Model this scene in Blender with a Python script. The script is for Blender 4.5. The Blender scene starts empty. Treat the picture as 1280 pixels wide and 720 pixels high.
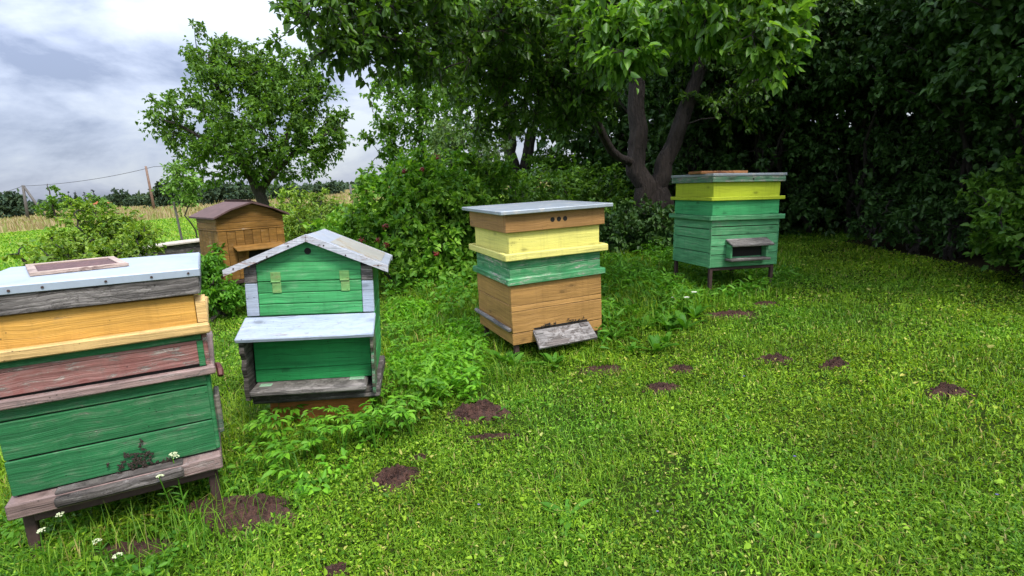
import bpy, bmesh, math, random
import numpy as np
from mathutils import Vector, Matrix, Euler

RNG = np.random.default_rng(11)
random.seed(5)
R_ = math.radians
DENS, EXPOSURE, SUN_E, CLOUD_LUM, ZENITH, CLOUD_SEED = 1.0, .8, 2.4, 5.2, 4.0, 8.0
sc = bpy.context.scene
COL = sc.collection

# ------------------------------------------------------------------ camera
F_PX, PITCH, ROLL, CAM_H = 676.197, R_(11.7283), R_(-3.9718), 1.3
FW = np.array([0, math.cos(PITCH), -math.sin(PITCH)])
_rt = np.array([1.0, 0, 0]); _up = np.array([0, math.sin(PITCH), math.cos(PITCH)])
RT = _rt*math.cos(ROLL) + _up*math.sin(ROLL)
UP = -_rt*math.sin(ROLL) + _up*math.cos(ROLL)

def ray(x, y): return FW + RT*(x-640)/F_PX - UP*(y-360)/F_PX
def at(x, y, Y):
    d = ray(x, y); return np.array([0, 0, CAM_H]) + d*Y/d[1]
def gnd(x, y):
    d = ray(x, y); return np.array([0, 0, CAM_H]) - d*CAM_H/d[2]

cam_d = bpy.data.cameras.new('camera'); cam = bpy.data.objects.new('camera', cam_d); COL.objects.link(cam)
cam_d.sensor_width = 36; cam_d.lens = F_PX/1280*36; cam_d.clip_start = .05; cam_d.clip_end = 3000
m = Matrix.Identity(4)
for k in range(3):
    m[k][0] = RT[k]; m[k][1] = UP[k]; m[k][2] = -FW[k]
m[0][3], m[1][3], m[2][3] = 0, 0, CAM_H
cam.matrix_world = m
sc.camera = cam

# ------------------------------------------------------------------ materials
class NT:
    def __init__(s, name):
        s.m = bpy.data.materials.new(name); s.m.use_nodes = True
        s.t = s.m.node_tree; s.n = s.t.nodes; s.l = s.t.links
        s.b = s.n['Principled BSDF']; s.out = s.n['Material Output']
    def new(s, typ, **kw):
        n = s.n.new(typ)
        for k, v in kw.items():
            if k in n.inputs: n.inputs[k].default_value = v
            else: setattr(n, k, v)
        return n
    def link(s, a, b): s.l.new(a, b)
    def coords(s, scale, kind='Object', rot=(0, 0, 0)):
        tc = s.new('ShaderNodeTexCoord'); mp = s.new('ShaderNodeMapping')
        mp.inputs['Scale'].default_value = scale; mp.inputs['Rotation'].default_value = rot
        s.link(tc.outputs[kind], mp.inputs['Vector']); return mp.outputs[0]
    def noise(s, vec, scale, detail=4, rough=.55, dist=0):
        n = s.new('ShaderNodeTexNoise'); n.inputs['Scale'].default_value = scale
        n.inputs['Detail'].default_value = detail; n.inputs['Roughness'].default_value = rough
        n.inputs['Distortion'].default_value = dist
        if vec is not None: s.link(vec, n.inputs['Vector'])
        return n.outputs['Fac']
    def ramp(s, fac, stops, interp='LINEAR'):
        r = s.new('ShaderNodeValToRGB'); r.color_ramp.interpolation = interp
        e = r.color_ramp.elements
        while len(e) < len(stops): e.new(.5)
        for k, (p, c) in enumerate(stops):
            e[k].position = p
            e[k].color = (c, c, c, 1) if isinstance(c, (int, float)) else (*c, 1)
        s.link(fac, r.inputs[0]); return r.outputs[0]
    def mix(s, fac, a, b, mode='MIX'):
        n = s.new('ShaderNodeMix', data_type='RGBA', blend_type=mode)
        for sock, v in ((n.inputs[0], fac), (n.inputs[6], a), (n.inputs[7], b)):
            if isinstance(v, (int, float)): sock.default_value = v
            elif isinstance(v, tuple): sock.default_value = (*v, 1)
            else: s.link(v, sock)
        return n.outputs[2]
    def math(s, op, a, b=0.0):
        n = s.new('ShaderNodeMath', operation=op)
        for sock, v in ((n.inputs[0], a), (n.inputs[1], b)):
            if isinstance(v, (int, float)): sock.default_value = v
            else: s.link(v, sock)
        return n.outputs[0]
    def bump(s, h, strength, dist=.01):
        b = s.new('ShaderNodeBump'); b.inputs['Strength'].default_value = strength; b.inputs['Distance'].default_value = dist
        s.link(h, b.inputs['Height']); s.link(b.outputs[0], s.b.inputs['Normal'])
    def base(s, c):
        if isinstance(c, tuple): s.b.inputs['Base Color'].default_value = (*c, 1)
        else: s.link(c, s.b.inputs['Base Color'])

def leaf_mat(name, dark, light, transl=.3, rough=.5, spec=.4, odd=None, odd_at=.93, patch=False):
    t = NT(name)
    g = t.new('ShaderNodeNewGeometry'); rp = g.outputs['Random Per Island']
    stops = [(0, dark), (.55, tuple((a+b)/2 for a, b in zip(dark, light))), (odd_at-.01, light)]
    if odd: stops.append((odd_at, odd))
    c = t.ramp(rp, stops)
    big = t.noise(t.coords((1, 1, 1)), 1.6, 2)
    c = t.mix(1.0, c, t.ramp(big, [(.3, .7), (.7, 1.2)]), 'MULTIPLY')
    if patch:
        c = t.mix(1.0, c, t.ramp(t.noise(t.coords((1, 1, 1)), .55, 3, .6), [(.38, (1.06, 1.0, .9)), (.5, (1, 1, 1)), (.62, (.8, 1.0, 1.1))]), 'MULTIPLY')
        c = t.mix(t.ramp(t.noise(t.coords((1, 1, 1)), 3.3, 5, .7), [(.63, 0.0), (.75, .35)]), c, (.2, .2, .05))
    t.base(c)
    t.b.inputs['Roughness'].default_value = rough; t.b.inputs['Specular IOR Level'].default_value = spec
    tr = t.new('ShaderNodeBsdfTranslucent')
    t.link(t.mix(1.0, c, (1.5, 1.45, .6), 'MULTIPLY'), tr.inputs[0])
    mx = t.new('ShaderNodeMixShader'); mx.inputs[0].default_value = transl
    t.link(t.b.outputs[0], mx.inputs[1]); t.link(tr.outputs[0], mx.inputs[2]); t.link(mx.outputs[0], t.out.inputs[0])
    return t.m

def bark_mat(name, a, b):
    t = NT(name); v = t.coords((16, 16, 2.4))
    n = t.noise(v, 2.0, 9, .7, .8)
    t.base(t.ramp(n, [(.3, a), (.7, b)])); t.b.inputs['Roughness'].default_value = .9
    t.bump(n, 1.0, .09); return t.m

def paint_mat(name, paint, under=(.22, .17, .14), wear=.2, under2=None, rough=.55, vary=.14, grain=.5, spec=.3):
    """oil paint on weathered boards: grain runs along the boards, paint flakes to bare wood"""
    t = NT(name)
    wob = t.new('ShaderNodeTexNoise'); wob.inputs['Scale'].default_value = 5; wob.inputs['Detail'].default_value = 2
    tc = t.new('ShaderNodeTexCoord'); t.link(tc.outputs['Object'], wob.inputs['Vector'])
    off = t.new('ShaderNodeVectorMath', operation='MULTIPLY_ADD'); off.inputs[1].default_value = (0, 0, .035)
    geo = t.new('ShaderNodeNewGeometry')
    sh = t.new('ShaderNodeVectorMath', operation='MULTIPLY_ADD'); sh.inputs[1].default_value = (7.3, 3.1, 5.7)
    t.link(geo.outputs['Random Per Island'], sh.inputs[0]); t.link(tc.outputs['Object'], sh.inputs[2])
    t.link(wob.outputs['Color'], off.inputs[0]); t.link(sh.outputs[0], off.inputs[2])
    def sc_(v):
        mp = t.new('ShaderNodeMapping'); mp.inputs['Scale'].default_value = v; t.link(off.outputs[0], mp.inputs['Vector']); return mp.outputs[0]
    g1 = t.noise(sc_((2.2, 2.2, 62)), 1.0, 7, .7, .5); g2 = t.noise(sc_((4, 4, 230)), 1.0, 4, .65, .2)
    big = t.noise(sc_((2, 2, 3.2)), 1.5, 5, .65); mid = t.noise(sc_((7, 7, 18)), 1.3, 8, .75, .7)
    pv = t.mix(1.0, paint, t.ramp(g1, [(.33, 1-vary*2.0), (.5, 1.0), (.66, 1+vary*1.2)]), 'MULTIPLY')
    pv = t.mix(1.0, pv, t.ramp(g2, [(.36, 1-vary*1.1), (.6, 1+vary*.5)]), 'MULTIPLY')
    pv = t.mix(1.0, pv, t.ramp(big, [(.36, 1-vary*1.2), (.64, 1+vary*.7)]), 'MULTIPLY')
    pv = t.mix(1.0, pv, t.ramp(geo.outputs['Random Per Island'], [(0, 1-vary*.7), (1, 1+vary*.5)]), 'MULTIPLY')
    un = t.mix(t.ramp(g1, [(.38, 0.0), (.62, 1.0)]), tuple(c*.4 for c in under), under2 or tuple(min(1, c*1.35) for c in under))
    un = t.mix(1.0, un, t.ramp(g2, [(.38, .6), (.6, 1.15)]), 'MULTIPLY')
    wm = t.math('ADD', t.math('MULTIPLY', mid, .5), t.math('ADD', t.math('MULTIPLY', g1, .28), t.math('MULTIPLY', big, .22)))
    th = .665 - wear*.36
    mask = t.ramp(wm, [(th-.012, 0.0), (th+.02, 1.0)])
    soft = t.ramp(wm, [(th-.09, 0.0), (th, .3)])
    c = t.mix(mask, t.mix(soft, pv, un), un)
    # faint run-off streaks down the boards, lost towards their lower ends
    drip = t.new('ShaderNodeMapping'); drip.inputs['Scale'].default_value = (38, 38, 2.2); t.link(tc.outputs['Object'], drip.inputs['Vector'])
    c = t.mix(.22, c, t.ramp(t.noise(drip.outputs[0], 1.0, 5, .6, .4), [(.34, .55), (.47, 1.0), (.62, 1.0), (.72, 1.15)]), 'MULTIPLY')
    # hairline cracks along the grain, knots, fly specks
    crack = t.ramp(t.noise(sc_((1.3, 1.3, 95)), 1.0, 3, .5, .2), [(.3, .35), (.335, 1.0)])
    c = t.mix(.75, c, crack, 'MULTIPLY')
    kv = t.new('ShaderNodeTexVoronoi'); kv.inputs['Scale'].default_value = 1.0; t.link(sc_((3.6, 3.6, 8)), kv.inputs['Vector'])
    c = t.mix(.6, c, t.ramp(kv.outputs['Distance'], [(.06, .3), (.1, .75), (.17, 1.0)]), 'MULTIPLY')
    sp = t.new('ShaderNodeTexVoronoi'); sp.inputs['Scale'].default_value = 38; t.link(tc.outputs['Object'], sp.inputs['Vector'])
    fleck = t.ramp(sp.outputs['Distance'], [(.09, .35), (.13, 1.0)])
    gate = t.ramp(t.noise(tc.outputs['Object'], 5, 2), [(.53, 1.0), (.6, 0.0)])
    c = t.mix(1.0, c, t.mix(gate, fleck, (1, 1, 1)), 'MULTIPLY')
    t.base(c)
    t.b.inputs['Roughness'].default_value = rough; t.b.inputs['Specular IOR Level'].default_value = spec
    h = t.math('ADD', t.math('MULTIPLY', g1, .6), t.math('ADD', t.math('MULTIPLY', g2, .5), t.math('MULTIPLY', mask, -.3)))
    t.bump(h, min(1, grain*1.4), .008)
    return t.m

def plain_mat(name, c, rough=.7, metal=0, var=.2, scale=9, bump=.15):
    t = NT(name); n = t.noise(t.coords((1, 1, 1)), scale, 6, .6)
    t.base(t.mix(1.0, c, t.ramp(n, [(.25, 1-var), (.75, 1+var)]), 'MULTIPLY'))
    t.b.inputs['Roughness'].default_value = rough; t.b.inputs['Metallic'].default_value = metal
    if bump: t.bump(n, bump, .01)
    return t.m

def tin_mat(name, c, spots=(.35, .3, .25), amt=.2):
    t = NT(name); v = t.coords((1, 1, 1))
    a = t.noise(v, 3, 6, .65, 1.2); b = t.noise(v, 22, 4, .7)
    col = t.mix(1.0, c, t.ramp(a, [(.3, .78), (.7, 1.08)]), 'MULTIPLY')
    mk = t.math('ADD', t.math('MULTIPLY', a, .55), t.math('MULTIPLY', b, .45))
    th = .64-.2*amt
    col = t.mix(t.ramp(mk, [(th, 0.0), (th+.06, .8)]), col, spots)
    t.base(col); t.b.inputs['Roughness'].default_value = .42; t.b.inputs['Metallic'].default_value = .25
    t.bump(a, .25, .01); return t.m

M = {}
M['green1'] = paint_mat('deep green paint', (.024, .165, .055), (.2, .22, .16), .24)
M['green2'] = paint_mat('bright green paint', (.055, .33, .105), (.3, .34, .25), .17, vary=.2)
M['green2low'] = paint_mat('emerald paint', (.02, .29, .075), (.1, .3, .13), .07)
M['green3'] = paint_mat('green box paint', (.06, .29, .11), (.5, .42, .38), .27, vary=.18)
M['green4'] = paint_mat('hive green paint', (.115, .39, .17), (.3, .28, .23), .2, vary=.2)
M['mint4'] = paint_mat('weathered mint lid paint', (.14, .33, .19), (.3, .29, .25), .42, vary=.25)
M['green4b'] = paint_mat('fresh green paint', (.07, .42, .15), (.3, .27, .22), .08)
M['grey_green'] = paint_mat('grey green weathered wood', (.1, .17, .12), (.22, .19, .16), .55)
M['cheek'] = paint_mat('flaking pale green paint', (.12, .32, .17), (.14, .13, .1), .5)
M['yellow1'] = paint_mat('amber yellow paint', (.62, .33, .065), (.4, .25, .1), .1, vary=.1)
M['pine'] = paint_mat('bare pine', (.66, .43, .17), (.45, .28, .12), .15, vary=.16)
M['lemon'] = paint_mat('lemon paint', (.72, .66, .17), (.5, .42, .2), .06, vary=.06)
M['lemon_rim'] = paint_mat('worn lemon paint', (.74, .67, .19), (.42, .35, .17), .22, vary=.08)
M['lime'] = paint_mat('lime paint', (.5, .58, .035), (.4, .36, .1), .05, vary=.07)
M['ochre'] = paint_mat('ochre paint', (.4, .215, .065), (.3, .18, .09), .13, vary=.13)
M['ochre_top'] = paint_mat('brown ochre paint', (.34, .18, .06), (.28, .17, .09), .07, vary=.1)
M['brown5'] = paint_mat('old brown paint', (.27, .135, .03), (.42, .33, .24), .12, vary=.22)
M['pink'] = paint_mat('faded red paint', (.29, .115, .1), (.3, .25, .22), .36, vary=.2)
M['pink_pale'] = paint_mat('pale faded red wood', (.3, .2, .18), (.28, .22, .2), .35, vary=.22)
M['grey_wood'] = paint_mat('weathered grey wood', (.24, .215, .2), (.09, .07, .06), .45, under2=(.33, .3, .28), vary=.4, grain=1.0, rough=.85)
M['dark_wood'] = paint_mat('dark weathered wood', (.1, .085, .075), (.17, .15, .14), .4, vary=.4, grain=1.0, rough=.85)
M['pale_wood'] = paint_mat('pale landing wood', (.29, .27, .26), (.14, .12, .11), .4, vary=.3, grain=1.0, rough=.8)
M['lav'] = paint_mat('pale blue grey paint', (.37, .43, .53), (.3, .29, .3), .22, vary=.08)
M['white_edge'] = paint_mat('chipped white paint', (.5, .52, .57), (.28, .2, .18), .3, vary=.1)
M['tin'] = tin_mat('pale tin', (.4, .46, .54), amt=.35)
M['tin_grey'] = tin_mat('grey tin', (.34, .38, .42), (.5, .48, .43), .5)
M['tin_roof'] = tin_mat('painted tin roof', (.4, .43, .49), (.42, .33, .2), .5)
M['core'] = plain_mat('dark gap', (.02, .018, .014), .9)
M['iron'] = plain_mat('rusty iron', (.055, .03, .025), .7, .2, .35, 30)
M['rust'] = plain_mat('dark red iron', (.11, .03, .026), .6, .2, .3, 30)
M['hinge'] = paint_mat('yellow green hinge paint', (.16, .36, .11), (.3, .18, .1), .25)
M['mint'] = plain_mat('pale green metal', (.3, .5, .34), .5, .2, .35, 60)
M['felt'] = plain_mat('red brown roofing felt', (.1, .055, .05), .85, 0, .25, 14, .3)
M['screen'] = plain_mat('dark mesh', (.1, .045, .04), .7, 0, .55, 45, .6)
M['frame_wood'] = paint_mat('pinkish frame wood', (.45, .34, .28), (.2, .12, .1), .25, vary=.2)
M['orange_wood'] = paint_mat('orange pine', (.5, .22, .08), (.2, .08, .04), .35, vary=.25)
M['base_orange'] = paint_mat('red ochre base', (.34, .12, .025), (.15, .08, .04), .2)
M['hole'] = plain_mat('dark hole', (.008, .007, .006), .9, bump=0)
M['bee'] = plain_mat('honey bee brown', (.022, .013, .007), .6, 0, .5, 300, 0)
M['bark'] = bark_mat('rough bark', (.01, .008, .007), (.085, .062, .052))
M['bark_dark'] = bark_mat('dark bark', (.02, .016, .013), (.085, .066, .054))
M['pole'] = paint_mat('brown pole wood', (.2, .12, .085), (.2, .16, .13), .3)
M['pole_grey'] = paint_mat('grey pole wood', (.12, .11, .1), (.08, .07, .06), .3)
M['berry'] = plain_mat('red berries', (.2, .01, .01), .35, bump=0)
M['white_petal'] = plain_mat('white petals', (.72, .74, .6), .6, 0, .1, 50, 0)
M['yarrow'] = plain_mat('cream flower heads', (.52, .56, .34), .7, 0, .25, 120, .4)
M['violet'] = plain_mat('violet petals', (.12, .08, .3), .6, bump=0)
M['dry'] = leaf_mat('dry stalks', (.16, .11, .05), (.36, .27, .14), .2, .7, .2)
M['wire'] = plain_mat('black cable', (.03, .03, .035), .6, bump=0)

t = NT('soil'); v = t.coords((1, 1, 1)); n = t.noise(v, 35, 8, .7); n2 = t.noise(v, 7, 4)
t.base(t.mix(t.ramp(n2, [(.35, 0.0), (.65, 1.0)]), t.ramp(n, [(.3, (.016, .007, .005)), (.7, (.11, .043, .027))]),
             t.ramp(n, [(.3, (.022, .011, .008)), (.7, (.14, .062, .04))])))
t.b.inputs['Roughness'].default_value = .95; t.bump(n, 1.0, .03); M['soil'] = t.m

# ground: thatch and soil near, mown field further, straw meadow far
t = NT('ground'); v = t.coords((1, 1, 1))
n1 = t.noise(v, 9, 8, .7); n2 = t.noise(v, .9, 4, .6); n3 = t.noise(v, 55, 4, .7)
near = t.mix(t.ramp(n1, [(.4, 0.0), (.6, 1.0)]), (.018, .035, .006), (.035, .06, .008))
near = t.mix(t.ramp(n3, [(.45, 0.0), (.7, .7)]), near, (.04, .03, .016))
sx = t.new('ShaderNodeSeparateXYZ'); tc = t.new('ShaderNodeTexCoord'); t.link(tc.outputs['Object'], sx.inputs[0])
dist = t.new('ShaderNodeVectorMath', operation='LENGTH'); t.link(tc.outputs['Object'], dist.inputs[0])
d = t.math('ADD', dist.outputs['Value'], t.math('MULTIPLY', n2, 3.0))
stripe = t.new('ShaderNodeTexWave'); stripe.inputs['Scale'].default_value = .16; stripe.inputs['Distortion'].default_value = 1.2
t.link(t.coords((.35, 1, 1), rot=(0, 0, .3)), stripe.inputs['Vector'])
mown = t.mix(stripe.outputs['Fac'], (.15, .25, .025), (.24, .33, .05))
mown = t.mix(t.ramp(n1, [(.3, 0.0), (.7, .5)]), mown, (.08, .15, .025))
far = t.mix(t.ramp(n2, [(.35, 0.0), (.65, 1.0)]), (.3, .22, .1), (.2, .2, .08))
mr = t.new('ShaderNodeMapRange'); mr.inputs[1].default_value = 9; mr.inputs[2].default_value = 13; t.link(d, mr.inputs[0])
mr2 = t.new('ShaderNodeMapRange'); mr2.inputs[1].default_value = 44; mr2.inputs[2].default_value = 50; t.link(d, mr2.inputs[0])
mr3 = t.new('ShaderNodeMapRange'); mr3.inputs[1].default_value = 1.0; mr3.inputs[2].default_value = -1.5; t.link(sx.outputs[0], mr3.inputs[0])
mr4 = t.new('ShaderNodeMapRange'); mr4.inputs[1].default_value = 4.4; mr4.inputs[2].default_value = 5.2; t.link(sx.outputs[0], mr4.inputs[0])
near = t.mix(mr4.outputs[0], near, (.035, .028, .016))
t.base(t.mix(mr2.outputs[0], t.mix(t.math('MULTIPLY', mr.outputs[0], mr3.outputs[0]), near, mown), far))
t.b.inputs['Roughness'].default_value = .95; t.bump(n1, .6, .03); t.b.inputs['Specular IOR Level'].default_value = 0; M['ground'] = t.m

M['lawn'] = leaf_mat('lawn leaves', (.045, .145, .005), (.3, .47, .03), .36, .5, .2, (.48, .46, .12), .965, True)
M['lawn_blade'] = leaf_mat('lawn blades', (.045, .15, .006), (.27, .44, .03), .38, .5, .2, (.36, .31, .1), .955, True)
M['weed'] = leaf_mat('weed leaves', (.055, .19, .013), (.16, .37, .034), .38, .5, .25)
M['goutweed'] = leaf_mat('goutweed leaves', (.08, .25, .012), (.21, .46, .03), .38, .5, .25)
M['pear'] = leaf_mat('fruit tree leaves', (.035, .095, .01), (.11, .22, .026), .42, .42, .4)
M['pear_lit'] = leaf_mat('lit fruit tree leaves', (.06, .16, .014), (.17, .33, .04), .45, .4, .45)  # pear leaf colours brightened to paint stronger light on the hanging sprays
M['apple'] = leaf_mat('apple leaves', (.045, .115, .013), (.15, .28, .035), .38, .5, .3)
M['lilac'] = leaf_mat('lilac leaves', (.026, .076, .014), (.08, .165, .036), .2, .5, .3)
M['shrub'] = leaf_mat('berry shrub leaves', (.065, .2, .014), (.24, .44, .045), .38, .5, .3)
M['currant'] = leaf_mat('currant leaves', (.09, .2, .018), (.28, .4, .05), .35, .5, .3)
M['back'] = leaf_mat('hedgerow leaves', (.05, .14, .013), (.17, .32, .04), .38, .5, .3)
M['pale_back'] = leaf_mat('pale hedgerow leaves', (.07, .14, .04), (.16, .25, .08), .35, .5, .35)
M['sapling'] = leaf_mat('sapling leaves', (.1, .22, .03), (.2, .36, .06), .35, .5, .3)
M['far'] = leaf_mat('distant leaves', (.03, .06, .036), (.075, .115, .06), .2, .7, .15)
M['spruce'] = leaf_mat('spruce needles', (.012, .028, .018), (.026, .045, .028), .1, .8, .1)
M['straw'] = leaf_mat('meadow straw', (.27, .21, .12), (.46, .36, .22), .3, .7, .1, (.26, .3, .1), .7)

# ------------------------------------------------------------------ object helpers
def link_mesh(name, verts, faces, mat, parent=None, smooth=False):
    me = bpy.data.meshes.new(name); me.from_pydata([tuple(p) for p in verts], [], faces); me.update()
    mats = mat if isinstance(mat, (list, tuple)) else [mat]
    for q in mats: me.materials.append(q)
    if smooth: me.polygons.foreach_set('use_smooth', [True]*len(me.polygons))
    o = bpy.data.objects.new(name, me); COL.objects.link(o)
    if parent: o.parent = parent
    return o

def quads_mesh(name, V, n_per, quads, mats, parent=None, mat_idx=None, smooth=False):
    """V: (n, n_per, 3) copies of one small patch; quads: faces of the patch"""
    n = len(V); q = np.array(quads, dtype=np.int64)
    idx = (np.arange(n)[:, None, None]*n_per + q[None]).reshape(-1)
    nf = n*len(q)
    me = bpy.data.meshes.new(name)
    me.vertices.add(n*n_per); me.vertices.foreach_set('co', np.ascontiguousarray(V, dtype=np.float32).reshape(-1))
    me.loops.add(nf*4); me.loops.foreach_set('vertex_index', idx.astype(np.int32))
    me.polygons.add(nf); me.polygons.foreach_set('loop_start', np.arange(0, nf*4, 4, dtype=np.int32))
    me.polygons.foreach_set('loop_total', np.full(nf, 4, dtype=np.int32))
    for q_ in (mats if isinstance(mats, (list, tuple)) else [mats]): me.materials.append(q_)
    if mat_idx is not None:
        me.polygons.foreach_set('material_index', np.repeat(mat_idx, len(q)).astype(np.int32))
    me.update(calc_edges=True)
    if smooth: me.polygons.foreach_set('use_smooth', np.ones(nf, dtype=bool))
    o = bpy.data.objects.new(name, me); COL.objects.link(o)
    if parent: o.parent = parent
    return o

def tag(o, label=None, cat=None, group=None, kind=None):
    if label: o['label'] = label
    if cat: o['category'] = cat
    if group: o['group'] = group
    if kind: o['kind'] = kind
    return o

def empty(name, loc=(0, 0, 0), rot=(0, 0, 0)):
    o = bpy.data.objects.new(name, None); o.empty_display_size = .1; COL.objects.link(o)
    o.location = loc; o.rotation_euler = rot; return o

def nrm(a): return a/np.maximum(np.linalg.norm(a, axis=-1, keepdims=True), 1e-9)

class MB:
    """collects bevelled boxes and prisms into one mesh"""
    def __init__(s): s.v = []; s.f = []; s.mi = []
    def add(s, verts, faces, mi=0):
        b = len(s.v); s.v += [tuple(p) for p in verts]; s.f += [tuple(i+b for i in f) for f in faces]; s.mi += [mi]*len(faces)
    def box(s, x0, x1, y0, y1, z0, z1, bev=.004, jit=0.0, mi=0, rot=None, at_=None):
        bev = min(bev, (x1-x0)*.3, (y1-y0)*.3, (z1-z0)*.3)
        lo = (x0, y0, z0); hi = (x1, y1, z1); V = []; ix = {}
        for c in range(8):
            sg = [(c >> k) & 1 for k in range(3)]
            for ax in range(3):
                p = [(hi[k] - bev if sg[k] else lo[k] + bev) for k in range(3)]
                p[ax] = hi[ax] if sg[ax] else lo[ax]
                ix[(c, ax)] = len(V); V.append(p)
        Fs = []
        for ax in range(3):
            o1, o2 = (ax+1) % 3, (ax+2) % 3
            for s1 in (0, 1):
                cs = []
                for a, b in ((0, 0), (1, 0), (1, 1), (0, 1)):
                    c = (s1 << ax) | (a << o1) | (b << o2); cs.append(ix[(c, ax)])
                Fs.append(cs if s1 else cs[::-1])
            for a in (0, 1):
                for b in (0, 1):
                    c0 = (a << o1) | (b << o2); c1 = c0 | (1 << ax)
                    fc = [ix[(c0, o1)], ix[(c1, o1)], ix[(c1, o2)], ix[(c0, o2)]]
                    Fs.append(fc if (a ^ b) == 0 else fc[::-1])
        for c in range(8):
            par = bin(c).count('1') % 2
            tri = [ix[(c, 0)], ix[(c, 1)], ix[(c, 2)]]
            Fs.append(tri if par else tri[::-1])
        V = np.array(V, float)
        if jit:
            co = RNG.normal(0, jit, (8, 3)); V += np.array([co[k//3] for k in range(24)])
        if rot is not None:
            V = np.array([rot @ Vector(p) for p in V])
        if at_ is not None: V = V + np.array(at_)
        s.add(V, Fs, mi); return s
    def prism(s, pts, y0, y1, mi=0):
        """outline in x,z extruded along y"""
        n = len(pts); V = [(p[0], y0, p[1]) for p in pts] + [(p[0], y1, p[1]) for p in pts]
        Fs = [tuple(range(n)), tuple(range(2*n-1, n-1, -1))] + [(i, i+n, (i+1) % n + n, (i+1) % n) for i in range(n)]
        s.add(V, [f[::-1] for f in Fs], mi); return s
    def prism_x(s, pts, x0, x1, mi=0):
        n = len(pts); V = [(x0, p[0], p[1]) for p in pts] + [(x1, p[0], p[1]) for p in pts]
        Fs = [tuple(range(n))[::-1], tuple(range(n, 2*n))] + [(i, (i+1) % n, (i+1) % n + n, i+n) for i in range(n)]
        s.add(V, Fs, mi); return s
    def tube(s, pts, rad, sides=8, mi=0, cap=True):
        V, Fs = tube_geo(np.array(pts, float), np.array(rad, float), sides, cap); s.add(V, Fs, mi); return s
    def build(s, name, mat, parent=None, smooth=False):
        o = link_mesh(name, s.v, s.f, mat, parent, smooth)
        bm = bmesh.new(); bm.from_mesh(o.data); bmesh.ops.recalc_face_normals(bm, faces=bm.faces); bm.to_mesh(o.data); bm.free()
        if any(s.mi): o.data.polygons.foreach_set('material_index', s.mi)
        return o

def tube_geo(P, rad, sides=6, cap=True):
    n = len(P); T = np.gradient(P, axis=0); T = nrm(T)
    ref = np.array([0, 0, 1.0]) if abs(T[0][2]) < .9 else np.array([1.0, 0, 0])
    V = []; 
    a = np.linspace(0, 2*np.pi, sides, endpoint=False)
    for i in range(n):
        u = np.cross(T[i], ref); u /= max(np.linalg.norm(u), 1e-9); w = np.cross(u, T[i]); ref = w if abs(np.dot(w, T[i])) < .5 else ref
        V.append(P[i] + rad[i]*(np.cos(a)[:, None]*u + np.sin(a)[:, None]*w))
    V = np.concatenate(V)
    Fs = [(i*sides+j, i*sides+(j+1) % sides, (i+1)*sides+(j+1) % sides, (i+1)*sides+j) for i in range(n-1) for j in range(sides)]
    if cap: Fs += [tuple(range(sides))[::-1], tuple(range((n-1)*sides, n*sides))]
    return V, Fs

def copy_tree(o, parent=None):
    c = o.copy(); COL.objects.link(c); c.parent = parent
    for ch in list(o.children): copy_tree(ch, c)
    return c

# ------------------------------------------------------------------ leaves and grass patches
LEAFQ = [(0, 3, 2, 1), (0, 5, 4, 3)]
def leaf_patches(P, D, N, L, W, fold=.25, tipw=.7):
    """folded pointed leaf: base, l1, l2, tip, r2, r1"""
    D = nrm(D); S = nrm(np.cross(D, N)); N = np.cross(S, D)
    L = L[:, None]; W = W[:, None]
    lift = N*W*fold
    b = P; tip = P + D*L - N*L*.12
    l1 = P + D*L*.28 - S*W*.5 + lift; l2 = P + D*L*.66 - S*W*.5*tipw + lift*.5
    r1 = P + D*L*.28 + S*W*.5 + lift; r2 = P + D*L*.66 + S*W*.5*tipw + lift*.5
    return np.stack([b, l1, l2, tip, r2, r1], axis=1)
BLADEQ = [(0, 1, 3, 2), (2, 3, 5, 4)]
def blade_patches(P, H, W, lean, az):
    d = np.stack([np.cos(az), np.sin(az), 0*az], 1); s = np.stack([-np.sin(az), np.cos(az), 0*az], 1)
    H = H[:, None]; W = W[:, None]; ln = lean[:, None]; up = np.array([[0, 0, 1.0]])
    mid = P + up*H*.6 + d*H*ln*.35
    tip = P + up*H*(1-.35*ln) + d*H*ln
    return np.stack([P-s*W*.5, P+s*W*.5, mid-s*W*.45, mid+s*W*.45, tip-s*W*.06, tip+s*W*.06], 1)

def rdir(n): return nrm(RNG.normal(size=(n, 3)))

def crown(centers, radii, leaf_len, twigs=7, per=10, asp=.6, droop=.35, spread=1.0, twig_r=.0, out_from=None, flat=.8):
    """clumps of leafy twigs; returns leaf patches and twig segments"""
    n = len(centers)
    C = np.repeat(centers, twigs, 0); R = np.repeat(radii, twigs)
    D = rdir(n*twigs)
    if out_from is not None: D = nrm(D + .6*nrm(C - out_from))
    D[:, 2] = D[:, 2]*flat + .12
    D = nrm(D)
    Ltw = R*RNG.uniform(.55, 1.15, n*twigs)*spread
    E_ = C + D*Ltw[:, None]; E_[:, 2] -= Ltw*RNG.uniform(0, .35, len(E_))
    tt = RNG.uniform(.12, 1.02, (n*twigs, per))
    P = C[:, None]*(1-tt[..., None]) + E_[:, None]*tt[..., None]
    P = P.reshape(-1, 3); TD = np.repeat(D, per, 0)
    k = len(P)
    LD = nrm(TD*.55 + rdir(k)*.85 + np.array([0, 0, -droop]))
    LN = nrm(np.array([0, 0, 1.0]) + RNG.normal(0, .55, (k, 3)))
    L = leaf_len*RNG.uniform(.55, 1.25, k)
    return leaf_patches(P, LD, LN, L, L*asp*RNG.uniform(.8, 1.15, k)), (C, E_)

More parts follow.
